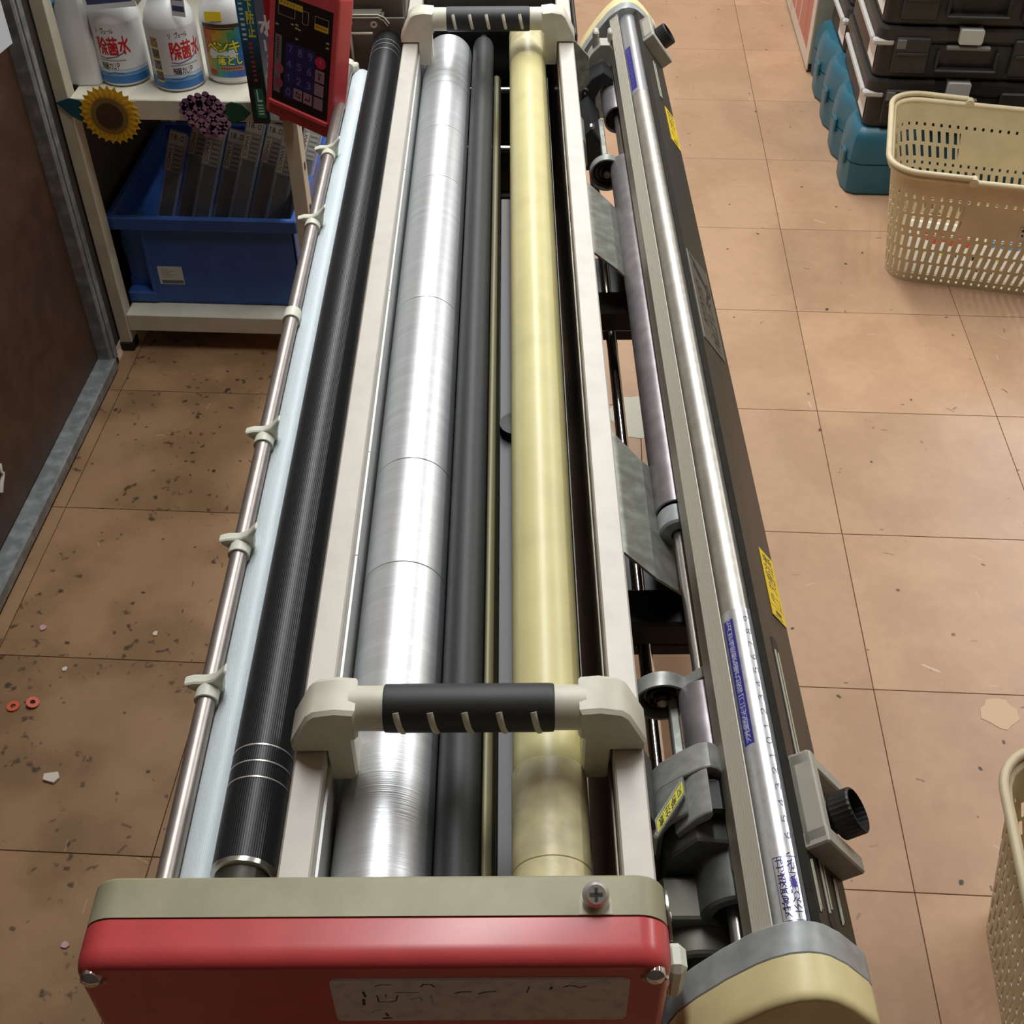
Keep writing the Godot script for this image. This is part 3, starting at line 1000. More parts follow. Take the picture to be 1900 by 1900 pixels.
func shelf_cards() -> void:
	# paper sunflower and hydrangea fixed to the shelf edge
	var f := thing("paper_sunflower", "cut paper sunflower with dark teal leaf on the shelf edge", "decoration", Vector3(-1.16, 0.455, 0.1865))
	var st := S()
	ext(st, pl([-0.03, -0.006, -0.045, -0.014, -0.062, -0.004, -0.083, 0.018, -0.06, 0.026, -0.04, 0.022, -0.02, 0.01]), 0.0, 0.0008)
	put("leaf", st, mat(rgb(12, 76, 84), 0.8), f)
	var pet := [mat(rgb(226, 178, 40), 0.8), mat(rgb(204, 150, 30), 0.8)]
	for k in 2:
		var pts := PackedVector2Array()
		for i in 52:
			var a := TAU * (i + k) / 52.0
			pts.append(Vector2.from_angle(a) * ((0.049 if i % 2 == 0 else 0.041) - k * 0.005))
		st = S()
		ext(st, ccw(pts), 0.001 + k * 0.001, 0.0018 + k * 0.001)
		put("petal_ring", st, pet[0 if k == 0 else 0], f)
	for k in 26:
		var a := TAU * (k + 0.5) / 26.0
		st = S()
		ext(st, pl([0.03, -0.0035, 0.037, 0.0, 0.03, 0.0035]), 0.0028, 0.0033, 0.0, Transform3D(Basis(Vector3(0, 0, 1), a), Vector3.ZERO))
		put("petal", st, pet[1], f)
	for d in [[0.029, rgb(136, 108, 52), 0.0034], [0.021, rgb(78, 50, 24), 0.0042]]:
		st = S()
		lathe(st, [Vector2(0, d[2]), Vector2(d[0], d[2]), Vector2(d[0], d[2] + 0.0008), Vector2(0, d[2] + 0.0008)], 32)
		put("disc", st, mat(d[1], 0.9, 0.0, TX.fine, 20.0), f)
	var g := thing("paper_hydrangea", "cut paper purple hydrangea with dark green leaf on the shelf edge", "decoration", Vector3(-1.004, 0.458, 0.1865))
	st = S()
	ext(st, pl([0.02, -0.008, 0.038, -0.012, 0.056, -0.008, 0.068, 0.004, 0.056, 0.018, 0.04, 0.022, 0.024, 0.014]), 0.0, 0.0008)
	put("leaf", st, mat(rgb(26, 80, 52), 0.8), g)
	var tones := [mat(rgb(150, 104, 138), 0.8), mat(rgb(122, 78, 114), 0.8), mat(rgb(176, 136, 160), 0.8)]
	var fl := []
	for q in 4:
		fl.append(Vector2.from_angle(PI / 2 * q) * 0.0052)
	var blobs := [[-0.032, 0.016], [-0.022, 0.022], [-0.01, 0.026], [0.002, 0.028], [0.013, 0.022], [0.02, 0.014], [-0.034, 0.006], [-0.022, 0.008], [-0.01, 0.012], [0.003, 0.014], [0.014, 0.004], [-0.028, -0.004], [-0.016, -0.004], [-0.004, 0.0], [0.008, -0.006], [0.02, -0.004], [-0.024, -0.014], [-0.012, -0.016], [0.0, -0.014], [0.012, -0.018], [0.024, -0.014], [-0.008, -0.026], [0.004, -0.026], [0.016, -0.026]]
	for i in blobs.size():
		st = S()
		for q in 4:
			lathe(st, [Vector2(0, 0.001), Vector2(0.0058, 0.001), Vector2(0.0058, 0.0018), Vector2(0, 0.0018)], 10, Transform3D(Basis(), Vector3(blobs[i][0] + fl[q].x, blobs[i][1] + fl[q].y, 0.0004 * (i % 3))))
		put("floret", st, tones[(i * 7) % 3], g)
	st = S()
	for i in blobs.size():
		lathe(st, [Vector2(0, 0.003), Vector2(0.0012, 0.003), Vector2(0.0012, 0.0036), Vector2(0, 0.0036)], 6, Transform3D(Basis(), Vector3(blobs[i][0], blobs[i][1], 0)))
	put("dots", st, mat(rgb(206, 190, 206), 0.8), g)


func right_side() -> void:
	# end of a shelf run with a red and white printed board on its side
	var t := thing("gondola_shelf", "grey green shelf end with a red and white poster on its side", "shelf", Vector3(0.14, 0, -1.07))
	var st := S()
	bx2(st, Vector3(0.004, 0.025, -1.0), Vector3(0.05, 1.5, 0.0), 0.002)
	put("side_panel", st, mat(rgb(150, 150, 134), 0.5, 0.0, TX.soft, 4.0), t)
	st = S()
	bx2(st, Vector3(0.056, 0.03, -1.0), Vector3(0.7, 1.5, -0.02), 0.002)
	put("front_panel", st, mat(rgb(158, 156, 140), 0.5, 0.0, TX.soft, 4.0), t)
	st = S()
	bx2(st, Vector3(0.006, 0.0, -0.9), Vector3(0.66, 0.03, -0.012), 0.001)
	put("plinth", st, mat(rgb(70, 58, 46), 0.6), t)
	var im := blank(512, 512, Color8(214, 200, 186))
	var r := RandomNumberGenerator.new()
	r.seed = 4
	im.fill_rect(Rect2i(40, 30, 440, 452), Color8(190, 120, 104))
	for k in 60:
		var x := r.randf_range(40, 470)
		var y := r.randf_range(20, 420)
		stroke(im, Vector2(x, y), Vector2(x + r.randf_range(-14, 14), y + r.randf_range(30, 130)), r.randf_range(3, 12), Color8(216, 200, 186).lerp(Color8(176, 92, 78), r.randf()))
	st = S()
	sheet(st, Vector3(0.003, 0.62, -0.66), Vector3(0, 0, 0.655), Vector3(0, -0.612, 0), 0.003)
	put("poster", st, printed(im, 0.5), t)
	teal_case()
	for i in 2:
		for k in 3:
			black_case(Vector3(0.165 + 0.012 * i, 0.148 + k * 0.107, -0.47 - i * 0.372), k, i)
	basket_thing(Vector3(0.40, 0.0, -0.215), -0.19, "beige slotted shopping basket holding a white packet beside the black cases", true)
	basket_thing(Vector3(0.262, 0.0, 1.36), -0.06, "beige slotted shopping basket standing alone on the open floor", false)


func teal_case() -> void:
	var t := thing("tool_case", "teal blow moulded tool case lying under the black cases", "case", Vector3(0.14, 0, -0.45))
	# outline of the long case with scalloped side, in plan: x right, z back
	var plan := []
	plan.append_array([0.47, 0.0, 0.03, 0.0, 0.012, -0.012])
	var z := -0.02
	for k in 4:
		plan.append_array([0.004, z - 0.02, 0.004, z - 0.075, 0.022, z - 0.1, 0.022, z - 0.122])
		z -= 0.147
	plan.append_array([0.01, -0.612, 0.47, -0.612])
	var pp := PackedVector2Array()
	for i in range(0, plan.size(), 2):
		pp.append(Vector2(plan[i], -plan[i + 1]))
	pp = ccw(pp)
	# local x = x, local y = -z, local z = up
	var xf := Transform3D(Basis(Vector3(1, 0, 0), Vector3(0, 0, -1), Vector3(0, 1, 0)), Vector3.ZERO)
	var st := S()
	loft(st, pp, [[0.0, 0.012], [0.006, 0.004], [0.07, 0.0]], xf)
	put("lower_shell", st, M.teal, t)
	st = S()
	loft(st, pp, [[0.0735, 0.0], [0.1, 0.002], [0.126, 0.008], [0.14, 0.018], [0.146, 0.034]], xf)
	put("upper_shell", st, M.teal, t)
	st = S()
	loft(st, inset_poly(pp, 0.004), [[0.069, 0.0], [0.0745, 0.0]], xf)
	put("seam_band", st, mat(rgb(30, 78, 96), 0.5), t)
	for k in 4:
		st = S()
		bx2(st, Vector3(0.0005, 0.058, -0.06 - 0.147 * k), Vector3(0.008, 0.09, -0.03 - 0.147 * k), 0.003)
		put("hinge", st, M.teal, t)


func black_case(p: Vector3, level: int, row: int) -> void:
	var lab: String = ["lowest black storage case of the %s stack, grey latch", "black storage case with light grey latch, second in the %s stack", "topmost black storage case of the %s stack"][level] % ["front" if row == 0 else "rear"]
	var t := thing("storage_case", lab, "case", p, -0.03 if row == 0 else 0.0, "black storage cases stacked on the teal case")
	var w := 0.46
	var dp := 0.35 if row == 0 else 0.21
	var st := S()
	ext(st, ccw(rrect(w, dp, 0.02, 4, Vector2(w / 2, dp / 2))), 0.0, 0.072, 0.004, Transform3D(Basis(Vector3(1, 0, 0), Vector3(0, 0, -1), Vector3(0, 1, 0)), Vector3.ZERO))
	put("base_box", st, M.case_black, t)
	st = S()
	ext(st, ccw(rrect(w + 0.012, dp + 0.012, 0.022, 4, Vector2(w / 2, dp / 2))), 0.073, 0.104, 0.006, Transform3D(Basis(Vector3(1, 0, 0), Vector3(0, 0, -1), Vector3(0, 1, 0)), Vector3.ZERO))
	put("lid", st, M.case_black, t)
	# ribs on the front and a recessed grip
	for q in [[0.03, 0.1], [0.26, 0.36]]:
		st = S()
		bx2(st, Vector3(q[0], 0.012, 0.0), Vector3(q[1], 0.085, 0.012), 0.003)
		bx2(st, Vector3(q[0] + 0.006, 0.05, 0.012), Vector3(q[1] - 0.006, 0.056, 0.015), 0.001)
		put("front_pad", st, M.case_black, t)
	st = S()
	bx2(st, Vector3(0.115, 0.02, 0.002), Vector3(0.235, 0.026, 0.02), 0.002)
	bx2(st, Vector3(0.115, 0.02, 0.002), Vector3(0.121, 0.06, 0.014), 0.002)
	bx2(st, Vector3(0.229, 0.02, 0.002), Vector3(0.235, 0.06, 0.014), 0.002)
	put("grip", st, M.case_black, t)
	st = S()
	bx2(st, Vector3(0.13, 0.064, 0.006), Vector3(0.215, 0.072, 0.016), 0.002)
	put("latch_plate", st, mat(rgb(120, 120, 116), 0.5), t)
	st = S()
	ext(st, rrect(0.046, 0.03, 0.005, 3, Vector2(0.172, 0.092)), 0.006, 0.02, 0.002)
	bx2(st, Vector3(0.149, 0.1, -0.016), Vector3(0.195, 0.1062, 0.012), 0.002)
	put("latch", st, M.latch, t, "light grey latch")
	st = S()
	bx2(st, Vector3(0.157, 0.101, -0.004), Vector3(0.187, 0.1066, 0.0))
	put("latch_slot", st, M.black, t)
	# grey side latch with white labels on the left side
	st = S()
	bx2(st, Vector3(-0.014, 0.066, -dp + 0.05), Vector3(-0.006, 0.078, -0.012), 0.002)
	bx2(st, Vector3(-0.012, 0.066, -0.012), Vector3(0.03, 0.078, 0.006), 0.003)
	put("side_clip", st, M.latch, t)
	st = S()
	sheet(st, Vector3(-0.0006, 0.062, -0.09), Vector3(0, 0, 0.075), Vector3(0, -0.05, 0), 0.0003)
	put("side_label", st, M.paper, t)
	st = S()
	bx2(st, Vector3(0.033, 0.062, 0.004), Vector3(0.052, 0.082, 0.0135), 0.002)
	put("badge", st, mat(rgb(108, 112, 112), 0.5), t)


# a tapering slotted wall ring: point on the wall at (s around, y)
var _path := []


func basket_outline(hw: float, hd: float, r: float, n: int) -> Array:
	var pts := []
	var p := rrect(hw * 2, hd * 2, r, 8)
	# resample evenly, starting at the front middle
	var len := 0.0
	var acc := [0.0]
	for i in p.size():
		len += p[i].distance_to(p[(i + 1) % p.size()])
		acc.append(len)
	for k in n:
		var s := len * k / n
		var i := 0
		while acc[i + 1] < s:
			i += 1
		pts.append(p[i].lerp(p[(i + 1) % p.size()], (s - acc[i]) / maxf(acc[i + 1] - acc[i], 1e-6)))
	return pts


func basket_thing(at: Vector3, turn: float, label: String, filled: bool) -> void:
	var t := thing("shopping_basket", label, "basket", at, turn)
	var H := 0.235
	var n := 176
	var top := basket_outline(0.228, 0.16, 0.05, n)
	var bot := basket_outline(0.196, 0.13, 0.045, n)
	var th := 0.0022
	var P := func(k: float, y: float, inn: float) -> Vector3:
		var i := int(floorf(k)) % n
		var f: float = k - floorf(k)
		var j := (i + 1) % n
		var w := y / H
		var a: Vector2 = (bot[i] as Vector2).lerp(top[i], w)
		var b: Vector2 = (bot[j] as Vector2).lerp(top[j], w)
		var q := a.lerp(b, f)
		var nn := (b - a).normalized()
		q += Vector2(-nn.y, nn.x) * inn
		return Vector3(q.x, y, -q.y)
	var st := S()
	# a patch of wall between (k0,y0) and (k1,y1); lean slants the slots
	var patch := func(k0: float, k1: float, y0: float, y1: float, lean: float) -> void:
		var a: Vector3 = P.call(k0, y0, 0.0)
		var b: Vector3 = P.call(k1, y0, 0.0)
		var c: Vector3 = P.call(k1 + lean, y1, 0.0)
		var d: Vector3 = P.call(k0 + lean, y1, 0.0)
		var a2: Vector3 = P.call(k0, y0, th)
		var b2: Vector3 = P.call(k1, y0, th)
		var c2: Vector3 = P.call(k1 + lean, y1, th)
		var d2: Vector3 = P.call(k0 + lean, y1, th)
		quad(st, a, b, c, d)
		quad(st, b2, a2, d2, c2)
		quad(st, b, b2, c2, c)
		quad(st, a2, a, d, d2)
		quad(st, d, c, c2, d2)
		quad(st, a2, b2, b, a)
	# rows: [y0, y1, kind]  0 solid, 1 slots, 2 small holes
	var rows := [[0.0, 0.008, 0], [0.008, 0.014, 2], [0.014, 0.02, 0], [0.02, 0.044, 1], [0.044, 0.05, 0], [0.05, 0.074, 1], [0.074, 0.08, 0], [0.08, 0.104, 1], [0.104, 0.111, 0], [0.111, 0.118, 2], [0.118, 0.126, 0], [0.126, 0.15, 3], [0.15, 0.156, 0], [0.156, 0.18, 3], [0.18, 0.188, 0], [0.188, 0.195, 2], [0.195, H, 0]]
	for r in rows:
		if r[2] == 0:
			for k in n:
				patch.call(float(k), k + 1.0, r[0], r[1], 0.0)
		else:
			var k := 0
			while k < n:
				# the upper rows are solid in the middle of the long sides
				var mid: Vector2 = top[k]
				var solid: bool = r[2] == 3 and absf(mid.x) < 0.09 and absf(mid.y) > 0.12
				if solid:
					patch.call(float(k), k + 2.0, r[0], r[1], 0.0)
				else:
					var lean := 0.0 if r[2] == 2 else 0.35
					patch.call(k + 0.0, k + 0.62, r[0], r[1], lean)
					patch.call(k + 1.38 if r[2] != 2 else k + 1.2, k + 2.0, r[0], r[1], lean)
				k += 2
	put("slotted_wall", st, M.basket, t)
	st = S()
	var bp := PackedVector2Array()
	for k in n:
		bp.append(bot[k])
	ext(st, ccw(bp), 0.0, 0.003, 0.0, Transform3D(Basis(Vector3(1, 0, 0), Vector3(0, 0, -1), Vector3(0, 1, 0)), Vector3.ZERO))
	put("bottom", st, M.basket, t)
	st = S()
	var rim := []
	for k in range(0, n, 2):
		var q: Vector3 = P.call(float(k), H, -0.003)
		rim.append(q)
	sweep(st, rim, 0.0062, 8, true)
	put("rim", st, M.basket, t)
	# two folded-down bail handles resting on the rim
	for s in [-1.0, 1.0]:
		st = S()
		var pts := []
		var o := rrect(0.472, 0.338, 0.06, 8)
		pts.append(Vector3(s * 0.085, H + 0.004, 0.16))
		pts.append(Vector3(s * 0.09, H + 0.010, 0.168))
		var half := []
		for v in o:
			if v.x * s > 0.1:
				half.append(v)
		half.sort_custom(func(a, b): return a.y < b.y)
		for v in half:
			pts.append(Vector3(v.x, H + 0.011, -v.y))
		pts.append(Vector3(s * 0.09, H + 0.010, -0.168))
		pts.append(Vector3(s * 0.085, H + 0.004, -0.16))
		sweep(st, pts, 0.0055, 8)
		lathe(st, [Vector2(0, -0.008), Vector2(0.008, -0.008), Vector2(0.008, 0.008), Vector2(0, 0.008)], 12, Transform3D(Basis(), Vector3(s * 0.085, H + 0.004, 0.165)))
		lathe(st, [Vector2(0, -0.008), Vector2(0.008, -0.008), Vector2(0.008, 0.008), Vector2(0, 0.008)], 12, Transform3D(Basis(), Vector3(s * 0.085, H + 0.004, -0.165)))
		put("handle", st, M.basket, t)
	if not filled:
		return
	var im := blank(192, 64, Color8(206, 200, 182))
	im.fill_rect(Rect2i(6, 6, 60, 16), Color8(60, 56, 50))
	for q in 7:
		im.fill_rect(Rect2i(78 + q * 15, 8, 9, 12), Color8(110, 104, 92))
	for q in 5:
		im.fill_rect(Rect2i(10 + q * 12, 34, 8, 14), Color8(70, 66, 60))
		im.fill_rect(Rect2i(90, 30 + q * 6, 80, 2), Color8(140, 134, 120))
	st = S()
	var a: Vector3 = P.call(0.0, 0.13, 0.0)
	var off := Vector3(0.02, 0.152, 0.1525)
	sheet(st, off, Vector3(0.082, 0, 0), Vector3(0, -0.026, -0.0033), 0.0005)
	put("paper_label", st, printed(im, 0.6), t)
	# the white packet inside
	var g := blank(512, 160, Color8(238, 236, 232))
	for q in 6:
		disc(g, Vector2(60 + q * 22, 40 + (q % 2) * 10), 16, Color8(190, 70, 58))
	for q in 5:
		disc(g, Vector2(240 + q * 18, 44), 13, Color8(70, 140, 200))
	for q in 26:
		g.fill_rect(Rect2i(30 + q * 18, 84, 10, 5 + (q * 7) % 16), [Color8(40, 40, 40), Color8(214, 214, 60), Color8(80, 90, 170)][q % 3])
	for q in 22:
		g.fill_rect(Rect2i(180 + q * 14, 122, 9, 6 + (q * 5) % 14), Color8(56, 54, 52))
	var pk := thing("paper_packet", "white packet with red and blue print inside the slotted basket", "packet", at + Vector3(0, 0.0032, 0), turn)
	st = S()
	# a flat packet leaning back from the front wall
	var lean := Transform3D(Basis(Vector3(1, 0, 0), -0.42), Vector3(0, 0.0, 0.104))
	bx(st, Vector3(0, 0.052, 0.006), Vector3(0.34, 0.1, 0.012), 0.003, lean)
	put("carton", st, M.paper, pk)
	st = S()
	sheet(st, lean * Vector3(-0.165, 0.1, 0.0126), Vector3(0.33, 0, 0), lean.basis * Vector3(0, -0.095, 0), 0.0004)
	put("print", st, printed(g, 0.5), pk)


func debris() -> void:
	var orange := mat(rgb(206, 92, 62), 0.6)
	var p := [Vector3(-1.156, 0.0, 0.998), Vector3(-1.131, 0.0, 0.992)]
	for i in 2:
		var st := S()
		lathe(st, [Vector2(0.0035, 0.0), Vector2(0.0085, 0.0), Vector2(0.0085, 0.0025), Vector2(0.0035, 0.0025), Vector2(0.0035, 0.0)], 18, zx(p[i] + Vector3(0, 0.0 if i == 0 else 0.0028, 0), Vector3(0, 1, 0) if i == 0 else Vector3(0.3, 1, 0.1)))
		tag(put("rubber_washer", st, orange, self), "flat orange rubber washer on the soiled floor" if i == 0 else "tilted orange rubber washer leaning on the flat one", "washer", "orange washers on the floor")
	var bits := [[-1.068, 1.108, 0.011, "white paper crumb on the soiled tile near the orange washers"], [-1.163, 0.857, 0.006, "pinkish crumb against the metal floor rail"], [-1.108, 0.93, 0.005, "small white crumb on the tile beside the metal rail"], [-0.978, 1.33, 0.006, "thin white paper curl beside the red end cover"], [-1.0, 0.86, 0.005, "tiny white chip on the tile left of the rollers"]]
	for b in bits:
		var st := S()
		var pts := PackedVector2Array()
		for k in 7:
			pts.append(Vector2.from_angle(TAU * k / 7.0) * b[2] * rng.randf_range(0.55, 1.1))
		ext(st, ccw(pts), 0.0, b[2] * 0.35, b[2] * 0.12, Transform3D(Basis(Vector3(1, 0, 0), Vector3(0, 0, -1), Vector3(0, 1, 0)), Vector3(b[0], 0.0, b[1])))
		tag(put("paper_crumb", st, mat(rgb(214, 200, 186) if b[2] != 0.006 else rgb(196, 150, 158), 0.8), self), b[3], "crumb", "crumbs on the floor")
	# pale dried spots on the tiles
	for b in [[-0.31, 0.335, 0.05, 0.06, rgb(206, 204, 186), "large pale dried paste spill on the floor under the slitter", 3], [0.16, 0.942, 0.026, 0.026, rgb(202, 172, 138), "round pale dried paste spot on the open floor", 5]]:
		var r := RandomNumberGenerator.new()
		r.seed = b[6]
		var pts := PackedVector2Array()
		for k in 18:
			pts.append(Vector2(cos(TAU * k / 18.0) * b[2], sin(TAU * k / 18.0) * b[3]) * r.randf_range(0.8, 1.05))
		var st := S()
		ext(st, ccw(pts), 0.0, 0.0006, 0.0002, Transform3D(Basis(Vector3(1, 0, 0), Vector3(0, 0, -1), Vector3(0, 1, 0)), Vector3(b[0], 0, b[1])))
		tag(put("dried_spot", st, mat(b[4], 0.6), self), b[5], "spot")


const ZN := -0.3615     # inner face of the near end plate
const ZF := -1.646        # far end of the rollers


func zl(c: Vector2, z := 0.0) -> Transform3D:
	return Transform3D(Basis(), Vector3(c.x, c.y, z))


# a fluted round bar along z
func fluted(st: SurfaceTool, c: Vector2, r: float, depth: float, n: int, z0: float, z1: float) -> void:
	var p := PackedVector2Array()
	for i in n:
		var a := TAU * i / n
		var w := TAU / n
		for k in [[-0.34, 0.0], [0.34, 0.0], [0.42, 1.0], [0.58, 1.0]]:
			p.append(c + Vector2.from_angle(a + w * k[0]) * (r - depth * k[1]))
	ext(st, ccw(p), z0, z1)


func screw(parent: Node3D, p: Vector3, axis: Vector3, r: float, h: float, m: Material, cross := true, called := "screw") -> MeshInstance3D:
	var st := S()
	lathe(st, [Vector2(r, 0), Vector2(r, h * 0.4), Vector2(r * 0.86, h * 0.75), Vector2(r * (0.7 if cross else 0.5), h * (1.0 if cross else 0.93)), Vector2(0, h)], 20, zx(p, axis))
	var o := put(called, st, m, parent)
	if cross:
		st = S()
		var xf := zx(p + axis.normalized() * h, axis)
		bx(st, Vector3.ZERO, Vector3(r * 0.95, r * 0.24, 0.0006), 0.0, xf)
		bx(st, Vector3.ZERO, Vector3(r * 0.24, r * 0.95, 0.0006), 0.0, xf)
		put("cross_slot", st, M.dark_cast, o)
	return o


func handle(m: Node3D, zc: float) -> void:
	var h := Node3D.new()
	hang("carry_handle", h, m, "cream carrying handle with black ribbed grip")
	var xf := Transform3D(Basis(), Vector3(0, 0, zc))
	# feet that sit on the rails, with a tongue down the inside
	var lf := pl([-0.1375, 0.6905, -0.1162, 0.6905, -0.1162, 0.664, -0.114, 0.661, -0.1, 0.661, -0.0985, 0.664, -0.0985, 0.7015, -0.0955, 0.7025, -0.0955, 0.7275, -0.108, 0.729, -0.121, 0.7265, -0.126, 0.722, -0.1375, 0.698])
	var st := S()
	ext(st, lf, -0.0145, 0.0145, 0.003, xf)
	put("foot", st, M.cream, h)
	var rf := PackedVector2Array()
	for p in lf:
		rf.append(Vector2(-0.0565 - p.x, p.y))
	st = S()
	ext(st, ccw(rf), -0.0145, 0.0145, 0.003, xf)
	put("foot", st, M.cream, h)
	st = S()
	lathe(st, [Vector2(0, 0), Vector2(0.0138, 0), Vector2(0.0138, 0.1435), Vector2(0, 0.1435)], 28, Transform3D(Basis(Vector3(0, 0, -1), Vector3(0, 1, 0), Vector3(1, 0, 0)), Vector3(-0.1, 0.715, zc)))
	put("bar", st, M.cream, h)
	st = S()
	var pr := [Vector2(0.0136, 0), Vector2(0.0147, 0.0008), Vector2(0.0149, 0.004)]
	pr.append_array([Vector2(0.0149, 0.052), Vector2(0.0149, 0.1), Vector2(0.0147, 0.1032), Vector2(0.0136, 0.104)])
	lathe(st, pr, 28, Transform3D(Basis(Vector3(0, 0, -1), Vector3(0, 1, 0), Vector3(1, 0, 0)), Vector3(-0.0795, 0.715, zc)))
	var g := put("grip", st, M.black_rubber, h)
	# slanting openings in the rubber where the cream bar shows
	for k in 5:
		st = S()
		var pts := []
		for q in 9:
			var a := -0.55 + q * 0.16
			pts.append(Vector3(-0.0695 + k * 0.0207 - (q - 4) * 0.0005, 0.715 + sin(a) * 0.0134, zc + cos(a) * 0.0134))
		sweep(st, pts, 0.0026, 8)
		put("opening", st, M.cream, g)


func machine() -> void:
	var m := thing("pasting_machine", "wallpaper pasting machine with long rollers, red end cover and slitter", "machine", Vector3(CAM.x, 0, CAM.z), YAW)
	body(m)
	rollers(m)
	left_side(m)
	near_end(m)
	far_end(m)
	handle(m, -0.4665)
	handle(m, -1.545)
	slitter(m)
	heads(m)
	keypad(m)


func body(m: Node3D) -> void:
	for x in [[-0.1352, -0.1162], [0.0606, 0.0796]]:
		var st := S()
		bx2(st, Vector3(x[0], 0.6, -1.82), Vector3(x[1], 0.69, ZN + 0.002), 0.0012)
		put("frame_rail", st, M.rail, m)
	# liner strips inside the rails, with fine joints at the roller rings
	var zs := [-1.58, -1.4664, -1.3465, -1.2263, -0.9887, -0.7538, -0.6367, ZN]
	for i in zs.size() - 1:
		var st := S()
		bx2(st, Vector3(-0.116, 0.6, zs[i] + 0.0004), Vector3(-0.1142, 0.677, zs[i + 1] - 0.0004))
		put("liner_strip", st, mat(rgb(196, 196, 194), 0.4, 0.4) if i == 0 else m.get_child(-1).material_override, m)
	var st := S()
	bx2(st, Vector3(0.0585, 0.44, -1.78), Vector3(0.0605, 0.676, ZN), 0.0005)
	put("splash_plate", st, M.brown_metal, m)
	st = S()
	bx2(st, Vector3(0.0475, 0.47, -1.56), Vector3(0.0483, 0.632, ZN), 0.0)
	put("scraper_edge", st, M.dark_cast, m)
	# paste tank below
	st = S()
	bx2(st, Vector3(-0.115, 0.42, -1.6), Vector3(0.0475, 0.43, ZN))
	bx2(st, Vector3(-0.116, 0.42, -1.6), Vector3(-0.112, 0.58, ZN))
	bx2(st, Vector3(0.043, 0.42, -1.6), Vector3(0.047, 0.585, ZN))
	bx2(st, Vector3(-0.05, 0.42, -1.6), Vector3(-0.046, 0.59, ZN))
	put("paste_tank", st, M.black_metal, m)
	st = S()
	bx2(st, Vector3(-0.0118, 0.597, -1.3), Vector3(0.004, 0.6, ZN), 0.0004)
	put("tray_plate", st, M.plate_grey, m)
	st = S()
	lathe(st, [Vector2(0, 0), Vector2(0.016, 0), Vector2(0.016, 0.01), Vector2(0, 0.012)], 20, zx(Vector3(0.004, 0.6, -0.872), Vector3.UP))
	put("tray_knob", st, M.black, m)
	for z in [-1.6, -1.43]:
		st = S()
		lathe(st, [Vector2(0, -0.05), Vector2(0.004, -0.05), Vector2(0.004, 0.06), Vector2(0, 0.06)], 12, zx(Vector3(-0.01, 0.598, z), Vector3.RIGHT))
		put("cross_rod", st, M.steel, m)
	st = S()
	ext(st, pl([-0.0222, 0.59, -0.0127, 0.59, -0.0127, 0.626, -0.015, 0.63, -0.0185, 0.6312, -0.0212, 0.6305, -0.0222, 0.628]), -1.57, ZN)
	put("guide_bar", st, M.gold, m)
	# stand: two end frames with feet and a stretcher
	for z in [-0.42, -1.66]:
		st = S()
		bx2(st, Vector3(-0.19, 0.05, z - 0.02), Vector3(-0.15, 0.42, z + 0.02), 0.003)
		bx2(st, Vector3(0.03, 0.05, z - 0.02), Vector3(0.07, 0.42, z + 0.02), 0.003)
		bx2(st, Vector3(-0.23, 0.02, z - 0.025), Vector3(0.09, 0.05, z + 0.025), 0.004)
		bx2(st, Vector3(-0.21, 0.38, z - 0.02), Vector3(0.075, 0.42, z + 0.02), 0.003)
		put("stand_frame", st, M.black_metal, m)
		for x in [-0.2, 0.06]:
			st = S()
			lathe(st, [Vector2(0, 0), Vector2(0.02, 0), Vector2(0.018, 0.02), Vector2(0, 0.02)], 16, zx(Vector3(x, 0, z), Vector3.UP))
			put("stand_foot", st, M.black, m)
	st = S()
	bx2(st, Vector3(-0.09, 0.14, -1.66), Vector3(-0.05, 0.17, -0.42), 0.003)
	put("stretcher", st, M.black_metal, m)
	# chrome rods and cross members on the slitter side
	for r in [[0.1135, 0.5, 0.0062], [0.098, 0.47, 0.004]]:
		st = S()
		lathe(st, [Vector2(0, -1.76), Vector2(r[2], -1.76), Vector2(r[2], -0.35), Vector2(0, -0.35)], 20, zl(Vector2(r[0], r[1])))
		put("support_rod", st, M.chrome, m)
	for z in [[-1.335, -1.215], [-0.845, -0.725]]:
		st = S()
		bx2(st, Vector3(0.07, 0.47, z[0]), Vector3(0.165, 0.5, z[1]), 0.003)
		bx2(st, Vector3(0.07, 0.46, z[1] - 0.006), Vector3(0.165, 0.474, z[1] + 0.002), 0.001)
		put("cross_member", st, M.black_metal, m)
	# bent gusset plates between the frame and the slitter
	for z in [[-1.325, -1.155], [-0.862, -0.694]]:
		st = S()
		var up := Transform3D(Basis(Vector3(1, 0, 0), Vector3(0, 0, -1), Vector3(0, 1, 0)), Vector3.ZERO)
		var a := Vector3(0.0797, 0.612, z[0] - 0.012)
		var b := Vector3(0.115, 0.598, z[0] + 0.03)
		var c := Vector3(0.146, 0.556, z[0] + 0.012)
		var d := Vector3(0.146, 0.556, z[1] - 0.012)
		var e := Vector3(0.115, 0.598, z[1] + 0.006)
		var f := Vector3(0.0797, 0.612, z[1] - 0.022)
		var k := Vector3(0, -0.003, 0)
		quad(st, f, e, b, a)
		quad(st, e, d, c, b)
		quad(st, a + k, b + k, e + k, f + k)
		quad(st, b + k, c + k, d + k, e + k)
		quad(st, f + k, e + k, e, f)
		quad(st, e + k, d + k, d, e)
		quad(st, a, b, b + k, a + k)
		quad(st, b, c, c + k, b + k)
		quad(st, d + k, c + k, c, d)
		var o := put("gusset", st, M.galv, m)
		st = S()
		bx2(st, Vector3(0.0797, 0.52, z[1] - 0.03), Vector3(0.15, 0.548, z[1] + 0.012), 0.003)
		put("gusset_block", st, M.black_metal, o)


